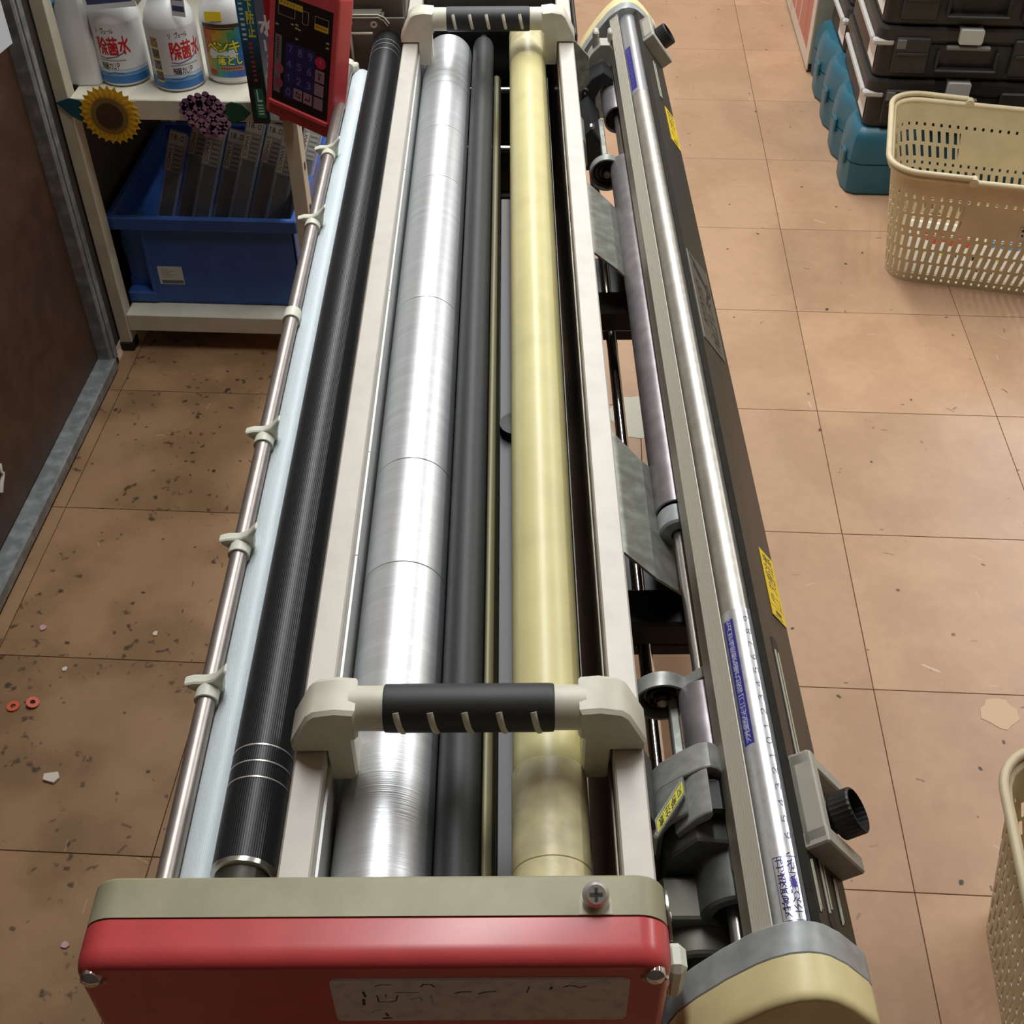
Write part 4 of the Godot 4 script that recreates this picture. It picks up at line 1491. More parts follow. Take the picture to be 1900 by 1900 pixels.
func rollers(m: Node3D) -> void:
	# large turned aluminium roller with fine grooves
	var c := Vector2(-0.082, 0.64)
	var r := 0.0306
	var g := [-1.5, -1.4664, -1.3465, -1.2263, -0.9887, -0.7538, -0.6367]
	var prof := [Vector2(0, ZF + 0.035), Vector2(r - 0.002, ZF + 0.035), Vector2(r, ZF + 0.037)]
	for z in g:
		prof.append_array([Vector2(r, z - 0.0006), Vector2(r - 0.0007, z), Vector2(r, z + 0.0006)])
	prof.append_array([Vector2(r, ZN), Vector2(0, ZN)])
	var st := S()
	lathe(st, prof, 96, zl(c))
	var al := StandardMaterial3D.new()
	al.albedo_color = rgb(236, 238, 242)
	al.metallic = 0.85
	al.roughness = 0.42
	al.anisotropy_enabled = true
	al.anisotropy = 0.0
	al.uv1_scale = Vector3(1, 3.0, 1)
	al.albedo_texture = TX.ringtone
	al.heightmap_enabled = true
	al.heightmap_texture = TX.ringline
	al.heightmap_scale = 0.01
	al.anisotropy_enabled = false
	put("paste_roller", st, al, m, "large bright turned aluminium roller")
	# black rubber roller beside it
	c = Vector2(-0.0357, 0.65)
	st = S()
	lathe(st, [Vector2(0.005, ZF + 0.02), Vector2(0.0125, ZF + 0.025), Vector2(0.0138, ZF + 0.035), Vector2(0.0138, -0.378), Vector2(0.004, -0.378)], 48, zl(c))
	var br := put("rubber_roller", st, M.black_rubber, m)
	st = S()
	lathe(st, [Vector2(0, -0.378), Vector2(0.0132, -0.378), Vector2(0.0132, -0.3745), Vector2(0.009, -0.3745), Vector2(0.006, ZN), Vector2(0, ZN)], 32, zl(c))
	lathe(st, [Vector2(0, ZF), Vector2(0.005, ZF), Vector2(0.005, ZF + 0.022)], 16, zl(c))
	put("end_cap", st, M.steel, br)
	# pale yellow plastic roller with sleeves at both ends
	c = Vector2(0.0219, 0.657)
	st = S()
	lathe(st, [Vector2(0, -1.531), Vector2(0.0231, -1.531), Vector2(0.0231, -0.456), Vector2(0, -0.456)], 64, zl(c))
	var y := put("feed_roller", st, M.yellow_roll, m, "pale yellow plastic roller")
	st = S()
	lathe(st, [Vector2(0, -1.632), Vector2(0.0236, -1.632), Vector2(0.0236, -1.532), Vector2(0.0228, -1.5305), Vector2(0, -1.5305)], 48, zl(c))
	put("end_sleeve", st, M.yellow_sleeve, y)
	st = S()
	lathe(st, [Vector2(0, -0.4565), Vector2(0.0232, -0.4565), Vector2(0.024, -0.455), Vector2(0.024, -0.386), Vector2(0.0234, -0.3855), Vector2(0.0234, -0.385), Vector2(0.0241, -0.384), Vector2(0.0241, ZN), Vector2(0, ZN)], 48, zl(c))
	put("end_sleeve", st, M.yellow_sleeve, y)


func left_side(m: Node3D) -> void:
	# fluted black roller outside the left rail
	var c := Vector2(-0.1602, 0.665)
	var st := S()
	fluted(st, c, 0.0191, 0.0007, 84, -1.605, -0.3845)
	var o := put("fluted_roller", st, M.black_rubber_dark, m)
	var ringm := mat(rgb(206, 206, 204), 0.35, 0.6)
	for z in [-1.5615, -1.5496, -1.5344, -0.4634, -0.4512, -0.4393]:
		st = S()
		lathe(st, [Vector2(0.0185, z - 0.0006), Vector2(0.0193, z - 0.0005), Vector2(0.0193, z + 0.0005), Vector2(0.0185, z + 0.0006)], 48, zl(c))
		put("marker_ring", st, ringm, o)
	st = S()
	lathe(st, [Vector2(0, -0.3845), Vector2(0.0192, -0.3845), Vector2(0.0192, -0.3815), Vector2(0.017, -0.3805), Vector2(0, -0.3805)], 40, zl(c))
	put("end_ring", st, M.steel, o)
	st = S()
	lathe(st, [Vector2(0, -0.381), Vector2(0.0165, -0.381), Vector2(0.0165, ZN), Vector2(0, ZN)], 40, zl(c))
	put("end_hub", st, mat(rgb(62, 60, 48), 0.5, 0.3), o)
	st = S()
	lathe(st, [Vector2(0, -1.635), Vector2(0.008, -1.634), Vector2(0.012, -1.628), Vector2(0.0125, -1.62), Vector2(0.0175, -1.613), Vector2(0.0188, -1.605), Vector2(0, -1.605)], 32, zl(c))
	put("end_dome", st, M.black, o)
	st = S()
	lathe(st, [Vector2(0.0124, -1.6225), Vector2(0.0138, -1.6215), Vector2(0.0138, -1.619), Vector2(0.0124, -1.618)], 32, zl(c))
	put("dome_ring", st, M.chrome, o)
	# white fluted bar
	c = Vector2(-0.1903, 0.645)
	st = S()
	fluted(st, c, 0.0136, 0.0004, 72, -1.52, ZN)
	lathe(st, [Vector2(0, -1.545), Vector2(0.006, -1.543), Vector2(0.011, -1.535), Vector2(0.0132, -1.522), Vector2(0.0133, -1.5195)], 32, zl(c))
	put("white_bar", st, M.white_roll, m)
	# slim grey tube with white clips
	c = Vector2(-0.2068, 0.66)
	st = S()
	lathe(st, [Vector2(0, -1.54), Vector2(0.0064, -1.54), Vector2(0.0064, ZN), Vector2(0, ZN)], 28, zl(c))
	var tb := put("guide_tube", st, M.tube, m)
	var zs := [-1.5311, -1.2911, -1.1367, -0.9689, -0.7873, -0.659, -0.5212]
	for i in zs.size():
		st = S()
		var z: float = zs[i]
		lathe(st, [Vector2(0.0064, z - 0.009), Vector2(0.0082, z - 0.0085), Vector2(0.0082, z + 0.0055), Vector2(0.0078, z + 0.006), Vector2(0.0064, z + 0.006)], 24, zl(c))
		if i == 0:
			bx2(st, Vector3(c.x, c.y - 0.012, z - 0.009), Vector3(c.x + 0.013, c.y + 0.004, z + 0.002), 0.002)
		elif i != 3:
			ext(st, pl([-0.0135, 0.0025, -0.0155, 0.0065, -0.009, 0.0085, -0.001, 0.0085, 0.006, 0.0115, 0.0135, 0.02, 0.0148, 0.019, 0.0115, 0.0085, 0.0104, 0.0, 0.006, -0.006, -0.006, -0.006, -0.0092, -0.001]), z - 0.0115, z - 0.0035, 0.0014, zl(c))
		put("clip", st, M.white_plastic, tb)


func near_end(m: Node3D) -> void:
	var o := pl([0.0, 0.0, 1.0, 0.0, 1.0, 1.0, 0.0, 1.0])
	var st := S()
	var x0 := -0.2365
	var x1 := 0.0838
	o = rrect(x1 - x0, 0.34, 0.017, 8, Vector2((x0 + x1) / 2, 0.53))
	loft(st, o, [[ZN, 0.002], [ZN + 0.0015, 0.0], [-0.3372, 0.0]])
	put("end_plate", st, M.khaki, m)
	st = S()
	var o2 := rrect(x1 - x0 + 0.001, 0.342, 0.018, 8, Vector2((x0 + x1) / 2, 0.5285))
	var stn := [[-0.3366, 0.0006], [-0.336, 0.0]]
	stn.append([-0.3215, 0.0])
	for k in range(1, 9):
		var a := PI / 2 * k / 8
		stn.append([-0.3215 + 0.0115 * sin(a), 0.0115 * (1 - cos(a))])
	loft(st, o2, stn)
	var red := put("end_cover", st, M.red, m, "glossy red end cover")
	# worn paper label with leftovers of marker pen
	var im := blank(1024, 320, Color8(196, 190, 186))
	var nz := FastNoiseLite.new()
	nz.seed = 8
	nz.frequency = 0.012
	for yy in 320:
		for xx in 1024:
			var v := nz.get_noise_2d(xx, yy) * 0.5 + 0.5
			im.set_pixel(xx, yy, Color8(226, 222, 218).lerp(Color8(206, 200, 195), smoothstep(0.45, 0.8, v)))
	var k := Color8(38, 36, 38)
	ink(im, [104, 92, 108, 128], 9, k)
	ink(im, [100, 150, 98, 190], 11, k)
	ink(im, [150, 44, 172, 34, 204, 38], 5, k)
	ink(im, [150, 118, 152, 168, 190, 172, 214, 160, 222, 118], 5, k)
	ink(im, [180, 108, 180, 130], 4, k)
	ink(im, [216, 96, 296, 98], 5, k)
	ink(im, [306, 52, 318, 34, 344, 36, 354, 54], 6, k)
	ink(im, [266, 150, 300, 138, 306, 160], 4, Color8(120, 112, 110))
	ink(im, [340, 120, 342, 180], 3, Color8(140, 132, 130))
	ink(im, [424, 104, 446, 94, 480, 92], 7, k)
	ink(im, [508, 108, 536, 94, 566, 92], 7, k)
	ink(im, [684, 56, 676, 100], 5, k)
	ink(im, [762, 60, 758, 76], 9, k)
	ink(im, [804, 62, 820, 50, 838, 52, 858, 64, 880, 56], 6, k)
	ink(im, [172, 262, 176, 284], 8, k)
	ink(im, [160, 302, 186, 300], 9, k)
	ink(im, [120, 256, 130, 240, 160, 232], 4, Color8(140, 132, 130))
	ink(im, [260, 268, 340, 282, 430, 300, 500, 306], 2, Color8(214, 210, 206))
	st = S()
	ext(st, rrect(0.162, 0.05, 0.005, 5, Vector2(-0.0195, 0.659)), -0.31, -0.3096)
	var lab := put("paper_label", st, mat(rgb(222, 217, 213), 0.6), red, "worn white label with faded pen marks")
	st = S()
	sheet(st, Vector3(-0.099, 0.683, -0.3093), Vector3(0.159, 0, 0), Vector3(0, -0.048, 0), 0.0002)
	put("pen_marks", st, printed(im, 0.6), lab)
	# screws at the corners, in small bare recesses
	for x in [-0.2265, 0.0742]:
		st = S()
		var arc := []
		for q in 9:
			var a := PI + 0.35 + (PI - 0.7) * q / 8.0
			arc.append(Vector3(x + cos(a) * 0.0072, 0.6865 + sin(a) * 0.0072, -0.3098))
		sweep(st, arc, 0.0012, 6)
		put("screw_recess", st, mat(rgb(206, 172, 156), 0.6), red)
		screw(red, Vector3(x, 0.687, -0.3112), Vector3(0, 0.35, 1), 0.0058, 0.0055, M.chrome, false)
	# pan head screw standing in a notch of the khaki plate
	st = S()
	ext(st, pl([0.0345, -0.3372, 0.0345, -0.346, 0.037, -0.351, 0.0435, -0.3535, 0.05, -0.351, 0.0525, -0.346, 0.0525, -0.3372]), -0.7004, -0.6995, 0.0, Transform3D(Basis(Vector3(1, 0, 0), Vector3(0, 0, 1), Vector3(0, -1, 0)), Vector3.ZERO))
	put("notch_pad", st, mat(rgb(188, 180, 158), 0.5), m)
	st = S()
	lathe(st, [Vector2(0, 0), Vector2(0.0045, 0), Vector2(0.0045, 0.006), Vector2(0, 0.006)], 6, zx(Vector3(0.0437, 0.7, -0.3475), Vector3(0, 1, 0.2)))
	put("stud", st, M.steel, m)
	screw(m, Vector3(0.0437, 0.7045, -0.3468), Vector3(0, 1, 0.55), 0.0074, 0.0058, M.bright_screw)
	# hinge washers and a white block at the corner towards the slitter
	for p in [[0.0862, 0.672, -0.352, 0.014], [0.0862, 0.63, -0.335, 0.011]]:
		st = S()
		lathe(st, [Vector2(0, 0), Vector2(p[3], 0), Vector2(p[3], 0.0014), Vector2(0, 0.0014)], 28, zx(Vector3(p[0], p[1], p[2]), Vector3(1, 0.15, 0)))
		put("washer", st, M.steel, m)
		screw(m, Vector3(p[0] - 0.002, p[1] + 0.004, p[2] + 0.003), Vector3(-0.2, 0.5, 0.7), 0.0042, 0.0045, M.chrome, false, "hinge_bolt")
	st = S()
	bx2(st, Vector3(0.0875, 0.6, -0.356), Vector3(0.1, 0.636, -0.337), 0.004)
	put("hinge_block", st, M.white_plastic, m)


func far_end(m: Node3D) -> void:
	# flanged grey plate left of the rail, and the gear cover beyond
	var st := S()
	bx2(st, Vector3(-0.23, 0.56, -1.592), Vector3(-0.1355, 0.7, -1.589), 0.0008)
	bx2(st, Vector3(-0.232, 0.6995, -1.606), Vector3(-0.163, 0.7015, -1.588), 0.0006)
	bx2(st, Vector3(-0.232, 0.7035, -1.606), Vector3(-0.166, 0.7052, -1.59), 0.0006)
	var o := put("bearing_plate", st, M.grey_panel, m)
	var lip := mat(rgb(196, 192, 172), 0.45, 0.2)
	st = S()
	sweep(st, [Vector3(-0.233, 0.712, -1.6), Vector3(-0.2365, 0.7, -1.588), Vector3(-0.2, 0.7008, -1.5875), Vector3(-0.17, 0.7008, -1.5875), Vector3(-0.163, 0.697, -1.5875), Vector3(-0.158, 0.69, -1.5875)], 0.0009, 6)
	sweep(st, [Vector3(-0.226, 0.7045, -1.5875), Vector3(-0.17, 0.7045, -1.5875), Vector3(-0.162, 0.701, -1.5875), Vector3(-0.156, 0.693, -1.5875)], 0.0009, 6)
	put("flange_edge", st, lip, o)
	for p in [[-0.208, 0.694], [-0.176, 0.692]]:
		st = S()
		lathe(st, [Vector2(0.002, 0), Vector2(0.0046, 0), Vector2(0.0046, 0.002), Vector2(0.002, 0.002), Vector2(0.002, 0)], 18, zl(Vector2(p[0], p[1]), -1.5895))
		put("grommet", st, lip, o)
	st = S()
	lathe(st, [Vector2(0, 0), Vector2(0.0045, 0), Vector2(0.0045, 0.0005), Vector2(0, 0.0005)], 18, zl(Vector2(-0.222, 0.692), -1.5892))
	put("hole", st, M.black, o)
	screw(o, Vector3(-0.217, 0.658, -1.589), Vector3(0, 0.2, 1), 0.0058, 0.006, M.steel)
	st = S()
	sweep(st, [Vector3(-0.178, 0.682, -1.584), Vector3(-0.2055, 0.682, -1.584), Vector3(-0.2065, 0.68, -1.584), Vector3(-0.206, 0.645, -1.584)], 0.0019, 8)
	put("wire_bracket", st, lip, o)
	st = S()
	bx2(st, Vector3(-0.222, 0.36, -1.84), Vector3(-0.136, 0.742, -1.615), 0.004)
	bx2(st, Vector3(-0.116, 0.36, -1.84), Vector3(0.0604, 0.715, -1.68), 0.004)
	put("gear_cover", st, M.grey_panel, m)
	st = S()
	bx2(st, Vector3(-0.1158, 0.4, -1.656), Vector3(0.0584, 0.685, -1.647), 0.001)
	put("bearing_wall", st, M.black_metal, m)
	# black chain bracket and galvanised clip outside the right rail
	st = S()
	bx2(st, Vector3(0.081, 0.6, -1.7), Vector3(0.086, 0.69, -1.56), 0.002)
	put("chain_bracket", st, M.black_metal, m)
	st = S()
	ext(st, pl([0.0797, 0.69, 0.1, 0.668, 0.102, 0.635, 0.092, 0.62, 0.0797, 0.63]), -1.545, -1.541, 0.0006)
	put("hinge_clip", st, M.galv, m)
	st = S()
	lathe(st, [Vector2(0.002, 0), Vector2(0.005, 0), Vector2(0.005, 0.006), Vector2(0.002, 0.006), Vector2(0.002, 0)], 16, zl(Vector2(0.097, 0.62), -1.545))
	put("hinge_eye", st, M.black, m)


# ---------------------------------------------------------------- slitter along the right side
const SN := Vector3(0.798, 0.603, 0)       # outward normal of the sloping beam
const SD := Vector3(0.603, -0.798, 0)      # down the slope
const S0 := Vector3(0.178, 0.6555, 0)      # a point on the slope


func on_slope(d: float, z: float, lift := 0.0) -> Vector3:
	return S0 + SD * d + SN * lift + Vector3(0, 0, z)


func slope_frame(z: float, d: float, lift := 0.0) -> Transform3D:   # x along -z, y up the slope, z outward
	return Transform3D(Basis(Vector3(0, 0, -1), -SD, SN), on_slope(d, z, lift))


func slitter(m: Node3D) -> void:
	# end plates with a rounded ridge
	var prof := [0.09, 0.5, 0.0925, 0.572, 0.097, 0.588, 0.1066, 0.6065, 0.1219, 0.6297, 0.1371, 0.6482, 0.145, 0.655, 0.1545, 0.6605, 0.1646, 0.6622, 0.172, 0.6606, 0.1777, 0.6577, 0.1888, 0.6476, 0.2052, 0.6268, 0.2085, 0.62, 0.2095, 0.61, 0.2095, 0.5]
	var p := pl(prof)
	for e in [[-0.354, -0.3345, -0.3075], [-1.7195, -1.74, -1.767]]:
		var st := S()
		ext(st, p, minf(e[0], e[1]), maxf(e[0], e[1]), 0.0008)
		put("slitter_end_plate", st, M.grey_cast, m)
		st = S()
		var s: float = signf(e[2] - e[1])
		var stn := [[e[1] + s * 0.0003, 0.0005]]
		for k in 7:
			var a := PI / 2 * k / 6
			stn.append([e[2] - s * 0.006 + s * 0.006 * sin(a), 0.006 * (1 - cos(a))])
		if s < 0:
			stn.reverse()
		loft(st, p, stn)
		put("slitter_end_cover", st, M.cover_yellow, m)
	# silver tube with the printed scale at its ends
	var c := Vector2(0.1649, 0.64)
	var st := S()
	lathe(st, [Vector2(0, -1.7195), Vector2(0.0135, -1.7195), Vector2(0.0135, -0.354), Vector2(0, -0.354)], 56, zl(c))
	var tb := put("slitter_tube", st, M.silver, m)
	var im := blank(1024, 320, Color8(214, 216, 220))
	var nz := FastNoiseLite.new()
	nz.seed = 12
	nz.frequency = 0.02
	for yy in 320:
		for xx in 1024:
			var v := nz.get_noise_2d(xx, yy) * 0.5 + 0.5
			im.set_pixel(xx, yy, Color8(224, 226, 230).lerp(Color8(206, 208, 216), smoothstep(0.5, 0.85, v)))
	# u: near -> far; v: left -> right over the tube
	var blue := Color8(84, 84, 196)
	im.fill_rect(Rect2i(539, 34, 450, 60), blue)
	write(im, "刃先位置を左右[0]に設定した場合の切断巾は約90cmです", Vector2(544, 48), 32, Color8(232, 234, 248), 3.2, 0.5, Vector2.RIGHT, false, 1.0)
	var nums := "6543210123456789"
	for i in nums.length():
		write(im, nums.substr(i, 1), Vector2(232 + i * 49, 152), 28, Color8(92, 94, 118), 3.4)
		for q in 5:
			im.fill_rect(Rect2i(242 + i * 49 + q * 10, 212, 3, 34 if q == 0 else 20), Color8(96, 98, 120))
	for r in [[12, 76, 174, 3], [12, 182, 174, 3], [12, 76, 3, 108], [184, 76, 3, 108]]:
		im.fill_rect(Rect2i(r[0], r[1], r[2], r[3]), Color8(110, 110, 156))
	write(im, "刃物の取扱には", Vector2(18, 88), 36, Color8(56, 52, 108), 3.4, 0.62, Vector2.RIGHT, false, 1.0)
	write(im, "十分ご注意下さい", Vector2(18, 136), 36, Color8(56, 52, 108), 3.4, 0.58, Vector2.RIGHT, false, 1.0)
	disc(im, Vector2(112, 154), 13, Color8(92, 84, 170))
	var foil := printed(im, 0.3)
	foil.metallic = 0.75
	st = S()
	cpatch(st, c, 0.0137, 3.05, -0.15, -0.3555, -0.6037, 20)
	put("scale_label", st, foil, tb, "silver scale label with a blue strip and numbers")
	var im2 := blank(512, 160, Color8(206, 208, 214))
	im2.fill_rect(Rect2i(20, 18, 270, 32), blue)
	for k in 10:
		im2.fill_rect(Rect2i(40 + k * 24, 28, 12, 12), Color8(110, 112, 214))
	var foil2 := printed(im2, 0.3)
	foil2.metallic = 0.75
	st = S()
	cpatch(st, c, 0.0137, 3.05, -0.15, -1.4755, -1.716, 20)
	put("scale_label", st, foil2, tb)
	# ridged aluminium strip left of the tube
	st = S()
	var a := Vector2(0.1383, 0.6435)
	var b := Vector2(0.1492, 0.6525)
	var n := Vector2(-(b - a).y, (b - a).x).normalized()
	var ridged := PackedVector2Array()
	for k in 8:
		for q in [[0.05, 0.0], [0.25, 0.0007], [0.75, 0.0007], [0.95, 0.0]]:
			ridged.append(a.lerp(b, (k + q[0]) / 8.0) + n * q[1])
	ridged.append(b + Vector2(0, -0.03))
	ridged.append(a + Vector2(0, -0.028))
	ext(st, ccw(ridged), -1.7195, -0.354)
	put("ridged_strip", st, M.strip, m)
	# black sloping beam with slots
	st = S()
	var q0 := on_slope(-0.004, 0)
	var q1 := on_slope(0.044, 0)
	ext(st, pl([q0.x, q0.y, q1.x, q1.y, q1.x + 0.0006, q1.y - 0.004, q1.x, 0.52, q1.x - 0.004, 0.52, q1.x - 0.004, q1.y - 0.002, q0.x - 0.004, q0.y - 0.004]), -1.7195, -0.354)
	var beam := put("slitter_beam", st, M.beam, m)
	# slots: a dark opening with the light edge of the rail inside
	for s in [[-0.583, -0.357, 0.0135, 0.0042], [-1.59, -1.472, 0.017, 0.0042], [-0.4, -0.362, -0.0005, 0.0022], [-0.4, -0.366, 0.029, 0.0022]]:
		st = S()
		ext(st, rrect(s[1] - s[0], s[3] * 2, s[3], 5), 0.0001, 0.0004, 0.0, slope_frame((s[0] + s[1]) / 2, s[2]))
		var so := put("slot", st, M.black, beam)
		st = S()
		bx(st, Vector3(-0.002, s[3] * 0.45, 0.0006), Vector3((s[1] - s[0]) * 0.9, s[3] * 0.5, 0.0008), 0.0002, slope_frame((s[0] + s[1]) / 2, s[2]))
		bx(st, Vector3(0, -s[3] * 0.55, 0.0006), Vector3((s[1] - s[0]) * 0.88, s[3] * 0.4, 0.0006), 0.0002, slope_frame((s[0] + s[1]) / 2, s[2]))
		put("slot_rail", st, mat(rgb(176, 172, 152), 0.5, 0.2), so)
	# clamp brackets with knurled knobs
	for z in [-0.437, -1.647]:
		clamp_knob(m, z)
	# warning stickers
	var w := blank(512, 96, Color8(236, 204, 32))
	w.fill_rect(Rect2i(0, 4, 64, 88), Color8(236, 204, 32))
	ink(w, [8, 48, 18, 22, 28, 48, 18, 74, 8, 48], 4, Color8(40, 36, 20))
	w.fill_rect(Rect2i(36, 30, 26, 40), Color8(40, 36, 20))
	ink(w, [84, 4, 96, 92], 4, Color8(40, 36, 20))
	ink(w, [104, 80, 176, 80, 150, 20, 104, 80], 4, Color8(40, 36, 20))
	ink(w, [128, 34, 140, 26, 176, 22, 170, 40, 186, 34], 5, Color8(40, 36, 20))
	write(w, "刃部注意", Vector2(214, 14), 66, Color8(40, 36, 20), 6.0, 1.08)
	var wm := printed(w, 0.4)
	for s in [[-0.612, -0.682], [-1.373, -1.462]]:
		st = S()
		sheet(st, on_slope(0.0225, s[0], 0.0006), Vector3(0, 0, s[1] - s[0]), SD * 0.0205, 0.0004)
		put("warning_sticker", st, wm, beam, "yellow warning sticker")
	# worn name plate with black script
	var np := blank(512, 192, Color8(86, 84, 78))
	for q in 40:
		stroke(np, Vector2(rng.randf() * 512, 4), Vector2(rng.randf() * 512, 6), 2, Color8(150, 148, 140))
	var kk := Color8(22, 20, 18)
	ink(np, [24, 150, 52, 110, 60, 160, 88, 108], 13, kk)
	ink(np, [96, 118, 80, 160, 118, 158], 12, kk)
	ink(np, [124, 112, 112, 160, 146, 158], 12, kk)
	ink(np, [140, 118, 196, 112], 12, kk)
	ink(np, [172, 114, 160, 160], 12, kk)
	ink(np, [206, 118, 196, 158, 230, 156], 10, kk)
	ink(np, [236, 150, 262, 112, 290, 128, 262, 140, 292, 156], 12, kk)
	ink(np, [300, 130, 340, 150, 392, 140, 430, 92, 470, 60, 440, 50, 400, 100, 380, 140], 18, kk)
	ink(np, [330, 160, 360, 176, 410, 168, 380, 130, 430, 108, 490, 30], 13, kk)
	ink(np, [60, 92, 330, 84], 7, kk)
	for q in 7:
		ink(np, [110 + q * 30, 74, 126 + q * 30, 40, 134 + q * 30, 66 - (q % 3) * 12], 10, kk)
	ink(np, [316, 74, 356, 58, 350, 34, 318, 44], 10, kk)
	np.fill_rect(Rect2i(0, 0, 512, 3), Color8(150, 148, 140))
	np.fill_rect(Rect2i(0, 189, 512, 3), Color8(140, 138, 130))
	st = S()
	sheet(st, on_slope(-0.001, -0.94, 0.0006), Vector3(0, 0, -0.155), SD * 0.038, 0.0005)
	put("name_plate", st, printed(np, 0.4), beam, "worn dark name plate with black script")


func clamp_knob(m: Node3D, z: float) -> void:
	var f := slope_frame(z, 0.02)
	# bracket: a wedge block, open towards the knob, lying across the slope
	var st := S()
	bx(st, Vector3(0, 0.003, 0.002), Vector3(0.066, 0.042, 0.004), 0.0006, f)
	bx(st, Vector3(0.028, 0.0, 0.007), Vector3(0.01, 0.048, 0.014), 0.0012, f)
	bx(st, Vector3(-0.029, 0.0, 0.0075), Vector3(0.012, 0.048, 0.017), 0.0012, f)
	bx(st, Vector3(0, 0.020, 0.0075), Vector3(0.064, 0.008, 0.016), 0.0012, f)
	var b := put("clamp_bracket", st, M.bracket, m)
	# knurled knob on a stem
	st = S()
	var xf := f * Transform3D(Basis(), Vector3(-0.007, 0.001, 0.004))
	lathe(st, [Vector2(0, 0), Vector2(0.0095, 0), Vector2(0.0095, 0.011), Vector2(0, 0.011)], 32, xf)
	var p := PackedVector2Array()
	for i in 56:
		var a := TAU * i / 56
		p.append(Vector2.from_angle(a) * (0.015 if i % 2 == 0 else 0.0145))
	loft(st, ccw(p), [[0.011, 0.0012], [0.0122, 0.0], [0.0245, 0.0], [0.0256, 0.001], [0.0258, 0.0028], [0.019, 0.0036], [0.0186, 0.0125]], xf)
	put("knob", st, M.black, b, "black knurled knob")


